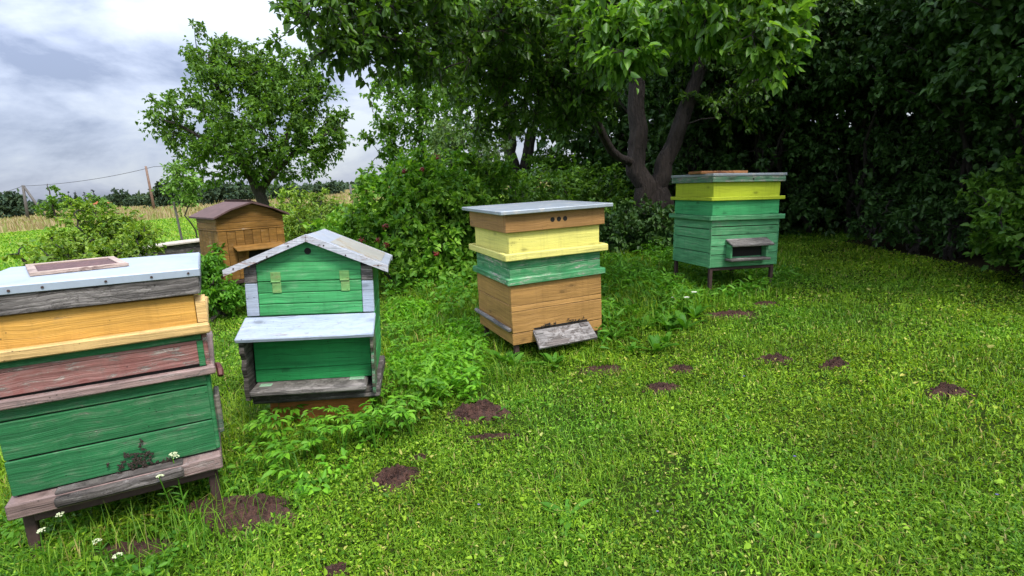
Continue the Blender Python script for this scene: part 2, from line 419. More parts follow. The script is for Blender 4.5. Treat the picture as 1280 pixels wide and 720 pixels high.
def lobes_points(lobes, n, inner=.55, minsep=.0):
    """clump centres mostly in the outer part of the ellipsoids (cx,cy,cz,rx,ry,rz[,weight])"""
    w = np.array([(l[3]*l[4]*l[5])**.75*(l[6] if len(l) > 6 else 1) for l in lobes]); w /= w.sum()
    ids = RNG.choice(len(lobes), n, p=w); LB = np.array([l[:6] for l in lobes])[ids]
    r = (inner**3 + (1-inner**3)*RNG.random(n))**(1/3)
    return LB[:, :3] + rdir(n)*r[:, None]*LB[:, 3:]

def skeleton(mb, nodes, centers, rmin=.006, rmax=.05, sides=5, sag=.12):
    """joins clump centres to the nearest limb with thin curved branches"""
    nodes = [np.array(p, float) for p in nodes]
    order = np.argsort([min(np.linalg.norm(c-p) for p in nodes) for c in centers])
    arr = np.array(nodes)
    for i in order:
        c = centers[i]; dd = np.linalg.norm(arr - c, axis=1) + np.maximum(0, arr[:, 2]-c[2])*.6
        k = int(dd.argmin()); p = arr[k]; L = np.linalg.norm(c-p)
        if L < .05: continue
        midp = (p+c)/2 + RNG.normal(0, .06*L, 3) + np.array([0, 0, sag*L])
        q = p*.25 + midp*.5 + c*.25
        r0 = min(rmax, rmin + .012*L)
        V, Fs = tube_geo(np.array([p, q, c]), np.array([r0, r0*.7, rmin*.6]), sides, False); mb.add(V, Fs)
        arr = np.vstack([arr, q, c])

def limb(pts, r0, r1, mb, sides=9, wob=.03, n=14):
    """smooth tapered limb through points; returns sample nodes"""
    pts = np.array(pts, float); tt = np.linspace(0, len(pts)-1, n); out = []
    for q in tt:
        i = min(int(q), len(pts)-2); f = q-i
        p0 = pts[max(i-1, 0)]; p1 = pts[i]; p2 = pts[i+1]; p3 = pts[min(i+2, len(pts)-1)]
        out.append(.5*((2*p1)+(-p0+p2)*f+(2*p0-5*p1+4*p2-p3)*f*f+(-p0+3*p1-3*p2+p3)*f**3))
    out = np.array(out); out[1:-1] += RNG.normal(0, wob, (n-2, 3))*np.array([1, 1, .3])
    rad = r0 + (r1-r0)*np.linspace(0, 1, n)**.8
    rad = rad*(1+RNG.normal(0, .05, n))
    if r0 > .1:
        sides = 26; tt = np.linspace(0, n-1, n*5); fine = np.stack([np.interp(tt, np.arange(n), out[:, k]) for k in range(3)], 1)
        rf = np.interp(tt, np.arange(n), rad); V, Fs = tube_geo(fine, rf, sides)
        V = V.reshape(len(fine), sides, 3); ph = RNG.uniform(0, 6.28, 5); aa = np.linspace(0, 6.283, sides, endpoint=False)
        ridge = sum(np.sin(aa[None]*f+ph[i]+.5*np.sin(tt[:, None]*.5*(i+1)))/(1+.35*i) for i, f in enumerate((2, 3, 5, 8, 11)))*.045
        ridge = ridge + RNG.normal(0, .022, ridge.shape)
        V = fine[:, None] + (V-fine[:, None])*(1+ridge[..., None]); V = V.reshape(-1, 3)
    else: V, Fs = tube_geo(out, rad, sides)
    mb.add(V, Fs)
    return list(out)

def tree(name, label, cat, base, limbs, lobes, n_clumps, clump_r, leaf_len, mat, bark, group=None, twigs=7, per=10,
         asp=.6, inner=.5, droop=.35, branches=True, twig_draw=False, flat=.8, keep=None):
    base = np.array(base, float); root = empty(name, tuple(base)); tag(root, label, cat, group)
    mb = MB(); nodes = []
    for pts, r0, r1 in limbs: nodes += limb(np.array(pts, float), r0, r1, mb)[3:]
    C = lobes_points(lobes, n_clumps, inner)
    if keep is not None: C = C[keep(C)]
    rr = clump_r*RNG.uniform(.65, 1.25, len(C))
    if branches: skeleton(mb, nodes, C)
    V, (A, B) = crown(C, rr, leaf_len, twigs, per, asp, droop, flat=flat)
    if twig_draw:
        for a, b in zip(A, B):
            mb.add(*tube_geo(np.array([a, b]), np.array([.005, .0025]), 3, False))
    mb.v = [tuple(np.array(p)-base) for p in mb.v]
    mb.build('trunk', bark, root, True)
    quads_mesh('crown', V-base, 6, LEAFQ, mat, root)
    return root

# ------------------------------------------------------------------ beehives
def hive(X, Y, yaw, tx, ty, label):
    r = empty('beehive', (X, Y, 0), (R_(-ty), R_(tx), R_(yaw))); return tag(r, label, 'beehive', 'beehives in the garden apiary')

def boards(W, D, zs, gap=.004, jit=.0012, bev=.003, x0=None, y0=0, mb=None, mi=0, side_zs=None):
    """box walls of stacked boards; front and side boards may break at different heights"""
    mb = mb or MB(); th = .022
    for z0, z1 in zip(zs[:-1], zs[1:]):
        e = abs(RNG.normal(0, jit))
        mb.box(-W/2+.001, W/2-.001, y0-e*.5, y0+th, z0+gap/2, z1-gap/2, bev, .0011, mi)
        mb.box(-W/2+.001, W/2-.001, y0+D-th, y0+D, z0+gap/2, z1-gap/2, bev, .0011, mi)
    sz = side_zs or zs
    for z0, z1 in zip(sz[:-1], sz[1:]):
        for sg in (-1, 1):
            e = RNG.normal(0, jit)
            xa, xb = (-W/2-e*.5, -W/2+th) if sg < 0 else (W/2-th, W/2+e*.5)
            mb.box(xa, xb, y0+th+.001, y0+D-th-.001, z0+gap/2, z1-gap/2, bev, .0011, mi)
    return mb

def core(W, D, z0, z1, parent, name='inner_box'):
    return MB().box(-W/2+.012, W/2-.012, .012, D-.012, z0, z1, .002).build(name, M['core'], parent)

def rim(W, D, z0, z1, o, mat, parent, name='rim'):
    mb = MB(); t_ = .02
    mb.box(-W/2-o, W/2+o, -o, t_-o+.01, z0, z1, .005, .0014); mb.box(-W/2-o, W/2+o, D+o-t_, D+o, z0, z1, .005, .0014)
    mb.box(-W/2-o+.001, -W/2+t_-o+.01, t_-o+.011, D+o-t_-.001, z0+.001, z1-.001, .005, .0014)
    mb.box(W/2+o-t_-.01, W/2+o-.001, t_-o+.011, D+o-t_-.001, z0+.001, z1-.001, .005, .0014)
    return mb.build(name, mat, parent)

def legs(W, D, top, parent, s=.03, inset=.03, mat='iron', bottom=-.08):
    for sx in (-1, 1):
        for y in (inset, D-inset):
            x = sx*(W/2-inset)
            MB().box(x-s/2, x+s/2, y-s/2, y+s/2, bottom, top, .004).build('leg', M[mat], parent)

def nails(mb, pts, r=.004):
    for x, y, z in pts: mb.tube([(x, y+.002, z), (x, y-.003, z)], [r, r*.9], 6)

# --- the near hive on the left, seen square on
W, D = .6586, .6069
h1 = hive(-1.5758, 1.9381, 28.6521, 2.071, -.2439, 'large near beehive with faded red band and amber box above its green body')
core(W, D, .262, .93, h1)
boards(W, D, [.272, .411, .559, .607], mb=(mb := MB()), gap=.006)
mb.box(W/2-.004, W/2+.012, -.004, .05, .28, .6, .004); body = mb.build('lower_body', M['green1'], h1)
mb = MB().box(W/2+.0125, W/2+.034, .03, .16, .33, .50, .006); mb.build('side_flap', M['grey_green'], h1)
mb = boards(W, D, [.648, .735, .779], gap=.002); mb.box(W/2+.0005, W/2+.02, .002, .12, .642, .79, .004)
q = mb.build('middle_box', [M['pink']], h1)
rim(W, D, .611, .644, .0349, M['pink_pale'], q)
mb = MB().box(-W/2-.001, W/2+.001, -.005, .02, .752, .778, .002); mb.build('top_strip', M['green1'], q)
mb = MB().box(W/2-.018, W/2+.004, -.005, .02, .645, .7505, .002); mb.build('corner_strip', M['green1'], q)
mb = boards(W-.006, D, [.79, .936], gap=.002); q = mb.build('upper_box', M['yellow1'], h1)
rim(W, D, .7815, .822, .0364, M['pine'], q)
mb = MB(); mb.prism_x([(.002, .823), (.06, .823), (.06, .925), (.03, .925), (.002, .905)], W/2-.002, W/2+.0335); mb.build('side_cleat', M['pine'], q)
mb = boards(W+.046, D+.046, [.941, 1.0215], y0=-.0233, gap=.001); lid = mb.build('lid', M['grey_wood'], h1)
core(W+.03, D+.03, .945, 1.02, lid)
mb = MB()
o_ = .0285
mb.box(-W/2-o_, W/2+o_, -o_, D+o_, 1.034, 1.0443, .004)
mb.box(-W/2-o_-.001, W/2+o_+.001, -o_-.001, -o_+.004, 1.013, 1.0415, .002); mb.box(-W/2-o_, W/2+o_, D+o_-.004, D+o_+.001, 1.013, 1.0415, .002)
mb.box(W/2+o_-.003, W/2+o_+.002, -o_+.006, D+o_-.006, 1.012, 1.0405, .002); mb.box(-W/2-o_-.002, -W/2-o_+.003, -o_+.006, D+o_-.006, 1.012, 1.0405, .002)
tin = mb.build('tin_sheet', M['tin'], h1)
for x in (-.3, -.21, -.12, .06, .2, .32):
    mb = MB(); nails(mb, [(x, -o_-.002, 1.026+RNG.normal(0, .001))], .0048); mb.build('nail', M['iron'], tin)
MB().tube([(W/2+.01, .14, .60), (W/2+.045, .12, .602), (W/2+.05, .05, .598), (W/2+.05, .03, .58)], [.012, .013, .013, .011], 6).build('handle_strap', M['rust'], h1)
mb = MB(); mb.box(-W/2-.012, W/2+.012, -.045, D+.01, .206, .266, .006); mb.build('floor_board', M['pink_pale'], h1)
mb = MB(); mb.box(-.2, .205, -.075, -.0465, .222, .262, .008); mb.box(-.2, .205, -.0455, .0, .262, .274, .004)
mb.build('landing_board', M['dark_wood'], h1)
legs(W, D, .2, h1, .036, .03); MB().box(-W/2+.05, W/2-.02, -.01, .02, .165, .203, .004).build('stand_rail', M['iron'], h1)

# --- house-shaped green hive
W, D = .6656, .5188
h2 = hive(-1.1541, 2.8952, 9.5668, 4.0866, 2.0931, 'small green house-shaped beehive with pale gabled roof, two hinges and a porch shelf')
core(W-.01, D, .2, .88, h2)
mb = boards(W-.004, D-.004, [.27, .39, .5, .62, .75, .88], y0=.004); mb.build('lower_body', M['green2'], h2)
mb = MB(); mb.box(-W/2+.03, W/2-.025, -.06, -.04, .27, .338, .003); mb.box(-W/2+.03, W/2-.025, -.061, -.04, .34, .575, .003)
mb.build('entrance_panel', M['green2low'], h2)
# gable wall with a knot hole, made of planks
mb = MB(); ox = W/2-.062
def gable_z(x): return 1.035 - abs(x)*.475
for z0, z1 in ((.628, .69), (.692, .752), (.754, .8125)): mb.box(-ox, ox, -.010+RNG.normal(0, .001), .003, z0, z1-.001, .003)
mb.build('door_panel', M['green2'], h2)
mb = MB()
mb.box(-ox, ox, -.011, .003, .8165, .868, .003)
def gpiece(z0, z1):
    a = min(ox, (1.035-z0)/.475); b = min(ox, max(.0, (1.035-z1)/.475))
    xs = [(-a, z0), (a, z0)]
    za = gable_z(ox)
    if a >= ox and z0 < za < z1: xs += [(ox, za)]
    xs += [(b, z1), (-b, z1)] if b > 0 else [(0, z1)]
    if a >= ox and z0 < za < z1: xs += [(-ox, za)]
    mb.prism(xs, -.010, .003)
gpiece(.869, .918); gpiece(.920, 1.034)
g_ = mb.build('gable_panel', M['green2'], h2)
mb = MB(); mb.tube([(-.003, -.006, .977), (-.003, -.0125, .977)], [.018, .018], 16); mb.build('round_hole', M['hole'], g_)
for sx in (-1, 1):
    x0, x1 = sorted((sx*(W/2+.002), sx*(ox+.002)))
    MB().box(x0, x1, -.013, .02, .628, .806, .003).build('corner_post', M['lav'], h2)
    MB().box(x0, x1, -.014, .02, .81, .895, .003).build('corner_post', M['grey_wood'], h2)
    x = .182*sx + (0 if sx > 0 else .006)
    hg = MB(); hg.box(x-.026, x+.026, -.016, -.0105, .818, .866, .002); hg.box(x-.02, x+.026, -.0155, -.010, .752, .812, .002); hg.tube([(x-.024, -.017, .815), (x+.024, -.017, .815)], [.005, .005], 8)
    nails(hg, [(x-.015, -.016, .855), (x+.015, -.016, .83), (x-.01, -.016, .79), (x+.014, -.016, .765)], .003)
    hg.build('hinge', M['hinge'], h2)
# roof: two slopes with fascia boards
mb = MB(); e, rz, ro = .086, 1.0674, .0485
xe = W/2+.086; ez = .888
for sx in (-1, 1):
    th = .016
    pts = [(0, rz), (sx*xe, ez), (sx*xe, ez-th), (0, rz-th)]
    mb.prism(pts, -ro, D+ro)
roof = mb.build('roof', M['tin_roof'], h2)
for sx in (-1, 1):
    for yy in (-ro-.016, D+ro):
        mbf = MB(); mbf.prism([(sx*.001, rz+.003), (sx*(xe+.004), ez+.002), (sx*(xe+.002), ez-.032), (sx*.001, rz-.036)], yy, yy+.0155)
        fb = mbf.build('fascia_board', M['white_edge'], h2)
        for xn, zn in ((xe-.05, ez+.008), (.2, .955), (.09, 1.01)) if yy < 0 else ():
            nb = MB(); nails(nb, [(sx*xn, -ro-.017, zn)], .0045); nb.build('nail', M['iron'], fb)
mb = MB(); mb.box(.0, .36, .0, D+.05, 0, .004, .001)
rr_ = Matrix.Rotation(math.atan2(rz-ez, xe), 3, 'Y')
MB().box(.12, .412, .035, D+ro-.004, .0008, .0028, .0005, rot=rr_, at_=(0, 0, rz)).build('roof_patch', tin_mat('stained roof patch', (.44, .42, .37), (.34, .25, .14), .6), roof)
# porch
slope = Matrix.Rotation(math.atan2(.075, .22), 3, 'X')
MB().box(-W/2-.012, W/2+.008, -.225, .0, -.024, .0, .005, rot=slope, at_=(0, -.016, .626)).build('porch_shelf', M['lav'], h2)
for sx in (-1, 1):
    x0, x1 = sorted((sx*(W/2+.001), sx*(W/2-(.022 if sx < 0 else .014))))
    mb = MB(); mb.prism_x([(-.007, .585), (-.2, .53), (-.195, .47), (-.17, .43), (-.185, .38), (-.16, .33), (-.17, .27), (-.15, .2), (-.007, .19)], x0, x1)
    mb.build('cheek_board', M['dark_wood'] if sx < 0 else M['cheek'], h2)
mb = MB().box(-W/2+.03, W/2-.045, -.2, -.03, .232, .268, .009); lb = mb.build('landing_board', M['grey_wood'], h2)
mb = MB().box(-.27, -.21, -.13, -.09, .2665, .2705, .001); mb.build('metal_patch', M['mint'], lb)
mb = MB().box(.19, .27, -.10, -.05, .2665, .2705, .001); mb.build('metal_patch', M['mint'], lb)
MB().box(-W/2+.02, W/2+.02, -.12, D, .165, .225, .008).build('floor_board', M['dark_wood'], h2)
MB().box(-W/2+.09, W/2-.04, -.06, D-.05, -.05, .16, .006).build('base_box', M['base_orange'], h2)

# --- tall ochre hive with lemon and green boxes
W, D = .72, .6759
h3 = hive(.3104, 3.7282, 22.3768, .9089, -.6499, 'ochre beehive with a lemon yellow box, three round holes under its flat lid')
core(W, D, .135, .93, h3)
mb = boards(W, D, [.139, .224, .379, .417, .566], side_zs=[.139, .25, .42, .566], gap=.003)
mb.build('lower_body', M['ochre'], h3)
mb = MB(); mb.box(-W/2-.032, -W/2-.001, .002, D+.03, .236, .266, .012); mb.build('side_rail', M['pale_wood'], h3)
mb = boards(W-.01, D-.01, [.6, .672, .735], y0=.005, gap=.002); q = mb.build('middle_box', M['green3'], h3)
rim(W, D, .5653, .611, .0245, M['green3'], q)
mb = boards(W-.012, D-.012, [.77, .925], y0=.006, gap=.002); q = mb.build('upper_box', M['lemon'], h3)
rim(W, D, .736, .785, .0398, M['lemon_rim'], q)
W3, D3 = W+.0476, D+.0476
mb = boards(W3, D3, [.9232, 1.045], y0=-.0238, gap=.001); lid = mb.build('lid', M['ochre_top'], h3)
core(W3-.02, D3-.03, .93, 1.042, lid)
mb = MB()
for x in (-.034, .0145, .063): mb.tube([(x, -.0205, .989), (x, -.0253, .989)], [.0165, .0165], 14)
mb.build('ventilation_hole', M['hole'], lid)
mb = MB().box(-W/2-.067, W/2+.067, -.067, D+.067, 1.046, 1.0717, .004); mb.build('tin_sheet', M['tin_grey'], lid)
lbm = MB()
P_ = [(-.205, -.004, .226), (.242, -.004, .224), (.245, -.125, .135), (-.215, -.125, .132)]
n_ = Vector((0, -.6, .8))*.016
lbm.add([tuple(Vector(p)) for p in P_] + [tuple(Vector(p)-n_) for p in P_], [(0, 1, 2, 3), (7, 6, 5, 4), (0, 4, 5, 1), (1, 5, 6, 2), (2, 6, 7, 3), (3, 7, 4, 0)])
lb3 = lbm.build('landing_board', M['pale_wood'], h3)
for x in (-.17, .19):
    MB().box(x-.03, x+.03, -.03, .0, -.001, .005, .001, rot=Matrix.Rotation(math.atan2(.09, .12), 3, 'X'), at_=(0, -.012, .222)).build('hinge', M['pale_wood'], lb3)
MB().box(-.2, .235, -.0025, .002, .227, .243, .001).build('entrance_slot', M['hole'], h3)
legs(W, D, .137, h3, .034, .04)

# --- far hive with the hooded entrance
W, D = .7592, .6591
h4 = hive(2.2654, 5.2018, 14.4369, 3.1227, .6168, 'long-legged green beehive with lime top box before the dark hedge')
core(W, D, .28, 1.08, h4)
mb = boards(W, D, [.276, .4, .485, .588, .67, .73], side_zs=[.276, .42, .55, .646, .73], gap=.006)
for x in (-W/2, W/2-.0): mb.box(x-.003, x+.003, -.004, .03, .276, .728, .001)
mb.build('lower_body', M['green4'], h4)
mb = boards(W-.008, D-.008, [.775, .918], y0=.004, gap=.002); q = mb.build('middle_box', M['green4b'], h4)
rim(W, D, .731, .776, .0387, M['green4'], q)
mb = boards(W-.008, D-.008, [.95, 1.09], y0=.004, gap=.002); q = mb.build('upper_box', M['lime'], h4)
rim(W, D, .9185, .952, .0312, M['lime'], q)
mb = boards(W+.052, D+.052, [1.0885, 1.145], y0=-.026, gap=.001); lid = mb.build('lid', M['mint4'], h4)
core(W+.04, D+.04, 1.095, 1.14, lid)
mb = MB().box(-W/2-.033, W/2+.033, -.033, D+.033, 1.1455, 1.1705, .004); mb.build('tin_sheet', M['tin_grey'], lid)
mb = MB(); mb.tube([(.035, -.024, 1.115), (.035, -.029, 1.115)], [.009, .009], 10); mb.build('round_hole', M['hole'], lid)
hd = MB(); hd.box(-.22, .245, -.135, .0, -.02, .0, .008, rot=Matrix.Rotation(math.atan2(.06, .13), 3, 'X'), at_=(0, -.005, .556)).build('entrance_hood', M['grey_wood'], h4)
for x in (-.2, .205): MB().box(x-.012, x+.012, -.075, -.006, .37, .5, .004).build('hood_bracket', M['green4'], h4)
MB().box(-.188, .193, -.0065, -.003, .378, .47, .001).build('entrance_opening', M['hole'], h4)
MB().box(-.225, .225, -.11, -.007, .342, .366, .006).build('landing_board', M['grey_wood'], h4)
legs(W, D, .275, h4, .034, .03)
MB().box(-W/2+.05, W/2-.05, .015, .045, .245, .274, .004).build('stand_rail', M['iron'], h4)

# --- brown house-shaped hive behind
W, D = .7554, .5909
h5 = hive(-2.9875, 6.2887, 47.5702, 2.1177, -1.3005, 'old brown house-shaped beehive with dull red felt roof standing behind the green one')
core(W, D, .36, .98, h5)
mb = MB()
for k in range(8):
    x0 = -W/2+k*W/8; e = RNG.normal(0, .0015)
    mb.box(x0+.002, x0+W/8-.002, -.002-abs(e), .018, .342, .893, .003); mb.box(x0+.002, x0+W/8-.002, D-.018, D, .342, .893, .003)
for k in range(6):
    y0 = .02+k*(D-.04)/6
    for xa in (-W/2, W/2-.018): mb.box(xa, xa+.018, y0+.002, y0+(D-.04)/6-.002, .342, .893, .003)
mb.build('lower_body', M['brown5'], h5)
MB().box(-W/2-.006, W/2+.006, -.008, D+.006, .897, .915, .003).build('band', M['brown5'], h5)
mb = boards(W+.004, D+.004, [.917, .985, 1.04], y0=-.002, gap=.003)
for y_ in (-.004, D-.014): mb.prism([(-W/2, 1.042), (W/2, 1.042), (.2, 1.13), (0, 1.19), (-.2, 1.13)], y_, y_+.02)
mb.build('upper_body', M['brown5'], h5)
mb = MB()
for sx in (-1, 1):
    mb.prism([(0, 1.2153), (sx*.24, 1.143), (sx*(W/2+.05), 1.055), (sx*(W/2+.05), 1.037), (sx*.24, 1.125), (0, 1.196)], -.08, D+.09)
rf5 = mb.build('roof', M['felt'], h5)
MB().box(-.02, .45, -.078, D+.085, 0, .005, .001, rot=Matrix.Rotation(math.atan2(.165, .43), 3, 'Y') , at_=(0, 0, 1.222)).build('felt_strip', M['felt'], rf5)
MB().box(-.235, .33, -.14, .0, -.022, .0, .007, rot=Matrix.Rotation(math.atan2(.05, .14), 3, 'X'), at_=(0, -.004, .73)).build('entrance_hood', M['brown5'], h5)
for x in (-.11, .28): MB().prism_x([(-.004, .69), (-.09, .665), (-.06, .58), (-.05, .45), (-.004, .4)], x-.013, x+.013).build('hood_bracket', M['brown5'], h5)
MB().box(-.09, .26, -.0065, -.004, .46, .66, .001).build('entrance_opening', M['hole'], h5)
MB().box(-.14, .31, -.12, -.007, .415, .44, .005).build('landing_board', M['brown5'], h5)
legs(W, D, .34, h5, .045, .04)
MB().box(-W/2-.12, W/2+.1, -.03, .02, .295, .335, .005).build('stand_rail', M['iron'], h5)

def place_on(o, hv, loc, rot=0):
    """puts a loose thing where a hive's surface is (it stays a thing of its own)"""
    o.matrix_world = hv.matrix_basis @ Matrix.Translation(loc) @ Matrix.Rotation(rot, 4, 'Z')
bpy.context.view_layer.update()

# propolis screen lying on the near hive
ps = empty('propolis_screen'); tag(ps, 'thin wooden frame of dark mesh lying on the near tin lid', 'hive screen')
wx, wy = .31, .38
mb = MB(); mb.box(-wx/2, wx/2, -wy/2, -wy/2+.028, 0, .014, .002); mb.box(-wx/2, wx/2, wy/2-.028, wy/2, 0, .014, .002)
mb.box(-wx/2, -wx/2+.028, -wy/2+.029, wy/2-.029, 0, .013, .002); mb.box(wx/2-.028, wx/2, -wy/2+.029, wy/2-.029, 0, .013, .002)
mb.build('frame', M['frame_wood'], ps)
MB().box(-wx/2+.029, wx/2-.029, -wy/2+.03, wy/2-.03, .003, .008, .001).build('mesh', M['screen'], ps)
place_on(ps, h1, (-.09, .40, 1.0455), R_(14))

wf = empty('wooden_frame'); tag(wf, 'small reddish wooden frame lying flat on the tin lid with the lime box', 'wooden frame')
mb = MB(); mb.box(-.24, .24, -.13, -.1, 0, .026, .003); mb.box(-.24, .24, .1, .13, 0, .026, .003); mb.box(-.24, -.2, -.099, .099, 0, .025, .003); mb.box(.2, .24, -.099, .099, 0, .025, .003)
mb.build('frame', M['orange_wood'], wf)
MB().box(-.199, .199, -.099, .099, .004, .012, .001).build('panel', M['orange_wood'], wf)
place_on(wf, h4, (-.2, .2, 1.1715), R_(-6))

# bees at the entrances
def bee_mesh():
    mb = MB()
    mb.tube([(-.006, 0, .003), (-.003, 0, .0035), (.001, 0, .0035), (.002, 0, .0035), (.0045, 0, .0037), (.0062, 0, .0035), (.0078, 0, .003)], [.0008, .0026, .0021, .0013, .0024, .0016, .0008], 7)
    for s_ in (-1, 1):
        mb.add([(.003, s_*.001, .0052), (-.001, s_*.0035, .0056), (-.006, s_*.003, .005), (-.004, s_*.0008, .005)], [(0, 1, 2, 3)])
    return mb
b0 = bee_mesh().build('honey_bee', M['bee'])
def put_bee(hv, loc, nrm_axis, spin, label, group, first=[True]):
    o = b0 if first[0] else b0.copy()
    if not first[0]: COL.objects.link(o)
    first[0] = False; tag(o, label, 'bee', group)
    base = Matrix.Rotation(R_(90), 4, 'X') if nrm_axis == 'y' else Matrix.Identity(4)
    o.matrix_world = hv.matrix_basis @ Matrix.Translation(loc) @ base @ Matrix.Rotation(spin, 4, 'Z') @ Matrix.Scale(1.45, 4)
k_ = 0
while k_ < 46:
    x, z = RNG.normal(.05, .03), RNG.normal(.315, .026)
    if not (.275 < z < .39 and -.05 < x < .13): continue
    put_bee(h1, (x, -.0062-.002*RNG.random(), z), 'y', RNG.uniform(0, 6.3), 'dark honey bee in the cluster on the near hive above its landing board', 'bees clustered on the near hive'); k_ += 1
for k in range(9):
    put_bee(h1, (RNG.uniform(.06, .17), -.0062, RNG.uniform(.278, .292)), 'y', RNG.uniform(0, 6.3), 'dark honey bee in the cluster on the near hive above its landing board', 'bees clustered on the near hive')
for k in range(22):
    x = RNG.choice([RNG.normal(-.09, .04), RNG.uniform(-.2, .2)])
    put_bee(h3, (x, -.0062, .244+abs(RNG.normal(0, .012))), 'y', RNG.uniform(0, 6.3), 'dark honey bee crawling above the sloping landing board of the ochre hive', 'bees at the ochre hive')

# low flat hive far back on the left
lb_ = empty('storage_crate', tuple(at(222, 297, 8.5)*np.array([1, 1, 0])), (0, 0, R_(12))); tag(lb_, 'low dark wooden crate under a pale weathered board beside the brown hive', 'crate')
mb = MB()
for k in range(4): mb.box(-.5, .5, -.3, -.278, .02+k*.15, .165+k*.15, .004); mb.box(-.5, .5, .278, .3, .02+k*.15, .165+k*.15, .004)
for sx in (-.5, .478): mb.box(sx, sx+.022, -.277, .277, .02, .61, .004)
mb.build('box', M['dark_wood'], lb_)
mb = MB(); 
for k in range(3): mb.box(-.56, .58, -.36+k*.24, -.125+k*.24, .615, .64, .004, rot=Matrix.Rotation(R_(-2.5), 3, 'Y'), at_=(0, 0, .0))
mb.build('lid_board', paint_mat('pale crate lid', (.5, .44, .36), (.3, .25, .2), .3), lb_)

# ------------------------------------------------------------------ setting
g = link_mesh('ground', [(-1500, -1500, 0), (1500, -1500, 0), (1500, 1500, 0), (-1500, 1500, 0)], [(0, 1, 2, 3)], M['ground']); tag(g, kind='structure')

# bare soil: molehills and worn patches (px, py, half width m, half depth m, height m, label)
MOLES = [(600, 519, .15, .11, .05, 'wide reddish molehill on the grass right of the green house-shaped hive'),
         (495, 603, .11, .1, .045, 'crumbled molehill alone in the lawn below the house-shaped hive'),
         (312, 645, .2, .12, .05, 'broad dark molehill at the right foot of the near hive'),
         (165, 693, .17, .07, .02, 'flat bare soil patch under the near hive'),
         (250, 640, .1, .06, .025, 'small soil heap beside the leg of the near hive'),
         (970, 453, .1, .055, .035, 'small dark molehill, left of the two in the open lawn'),
         (1045, 462, .085, .06, .05, 'small rounded dark molehill, right of the two in the open lawn'),
         (1182, 493, .12, .05, .035, 'low brown molehill at the right side of the lawn'),
         (851, 464, .08, .05, .025, 'small pale molehill in the lawn, nearer the lime hive of the middle pair'),
         (828, 487, .1, .07, .02, 'worn soil patch in the lawn, nearest of the middle pair'),
         (915, 395, .2, .12, .02, 'scraped bare soil in front of the long-legged hive'),
         (955, 382, .12, .07, .02, 'little bare soil spot under the front leg of the long-legged hive'),
         (755, 464, .14, .08, .015, 'thin soil patch below the ochre hive landing board'),
         (612, 549, .13, .03, .012, 'narrow soil streak in the lawn between two reddish molehills'),
         (420, 716, .045, .03, .01, 'tiny soil patch at the bottom edge of the picture'),
         (525, 575, .05, .03, .015, 'tiny soil crumble just above the lone molehill')]
MOLE_G = []
for px, py, rx, ry, h, lab in MOLES:
    c = gnd(px, py); MOLE_G.append((c[0], c[1], rx, ry))
    h *= 1.25; nr, na = 16, 44; V = []; Fs = []
    ph = RNG.uniform(0, 6.28, 6); am = RNG.uniform(.05, .34, 6)
    for i in range(nr+1):
        for j in range(na):
            a = 2*math.pi*j/na; k = i/nr
            rr = k*(1+sum(am[q]*math.sin((q+1)*a+ph[q]) for q in range(6))*.6*k)
            z = h*(1-k**1.7)*(1+.28*math.sin(3.1*a+ph[1]+5*k)*k+.22*math.sin(7*k+ph[2]+2*a)) + RNG.normal(0, .005+.06*h)*(1 if 0 < i < nr else 0) + .004 - .012*(k > .95)
            V.append((rx*rr*math.cos(a), ry*rr*math.sin(a), z))
    for i in range(nr):
        for j in range(na): Fs.append((i*na+j, i*na+(j+1) % na, (i+1)*na+(j+1) % na, (i+1)*na+j))
    # crumbs
    for q in range(int(9000*rx*ry)+90):
        a = RNG.uniform(0, 6.28); k = RNG.random()**.6*1.3; s_ = RNG.uniform(.003, .009)*RNG.choice([1, 1, 1.7])
        p = np.array([rx*k*math.cos(a), ry*k*math.sin(a), max(0, h*(1-min(1, k)**1.7))+s_*.3])
        b = len(V); T = nrm(RNG.normal(size=(6, 3)))*0
        oct_ = np.array([(1, 0, 0), (-1, 0, 0), (0, 1, 0), (0, -1, 0), (0, 0, 1), (0, 0, -1)])*s_*RNG.uniform(.6, 1.2, (6, 1))
        ro = np.array(Euler(RNG.uniform(0, 6, 3)).to_matrix())
        V += [tuple(p+ro@o) for o in oct_]
        Fs += [(b, b+2, b+4), (b+2, b+1, b+4), (b+1, b+3, b+4), (b+3, b, b+4), (b+2, b, b+5), (b+1, b+2, b+5), (b+3, b+1, b+5), (b, b+3, b+5)]
    o = link_mesh('molehill', V, Fs, M['soil']); o.location = (c[0], c[1], 0)
    tag(o, lab, 'molehill', 'molehills and bare soil in the lawn')

def in_moles(x, y, f=1.0):
    r = np.zeros(len(x), bool)
    for cx, cy, rx, ry in MOLE_G: r |= ((x-cx)/(rx*f))**2+((y-cy)/(ry*f))**2 < 1
    return r

# unmown zones: polygons on the photo's ground, as ground coordinates
def poly_g(pts): return np.array([gnd(*p)[:2] for p in pts])
def inside(poly, x, y):
    r = np.zeros(len(x), bool); n = len(poly); j = n-1
    for i in range(n):
        xi, yi = poly[i]; xj, yj = poly[j]
        r ^= ((yi > y) != (yj > y)) & (x < (xj-xi)*(y-yi)/(yj-yi+1e-12)+xi); j = i
    return r
WILD = poly_g([(-300, 760), (200, 740), (255, 690), (330, 590), (420, 560), (500, 545), (560, 500), (640, 478), (730, 455), (790, 430), (880, 392), (975, 374), (1000, 345), (1000, 312), (900, 300), (760, 300), (640, 330), (520, 372), (485, 395), (478, 480), (330, 500), (300, 505), (240, 560), (-300, 600)])
HEDGE_EDGE = np.array([(4.35, 3.2), (4.45, 4.3), (4.6, 5.3), (4.75, 6.5), (4.2, 7.4), (3.2, 8.1), (2.2, 8.6)])

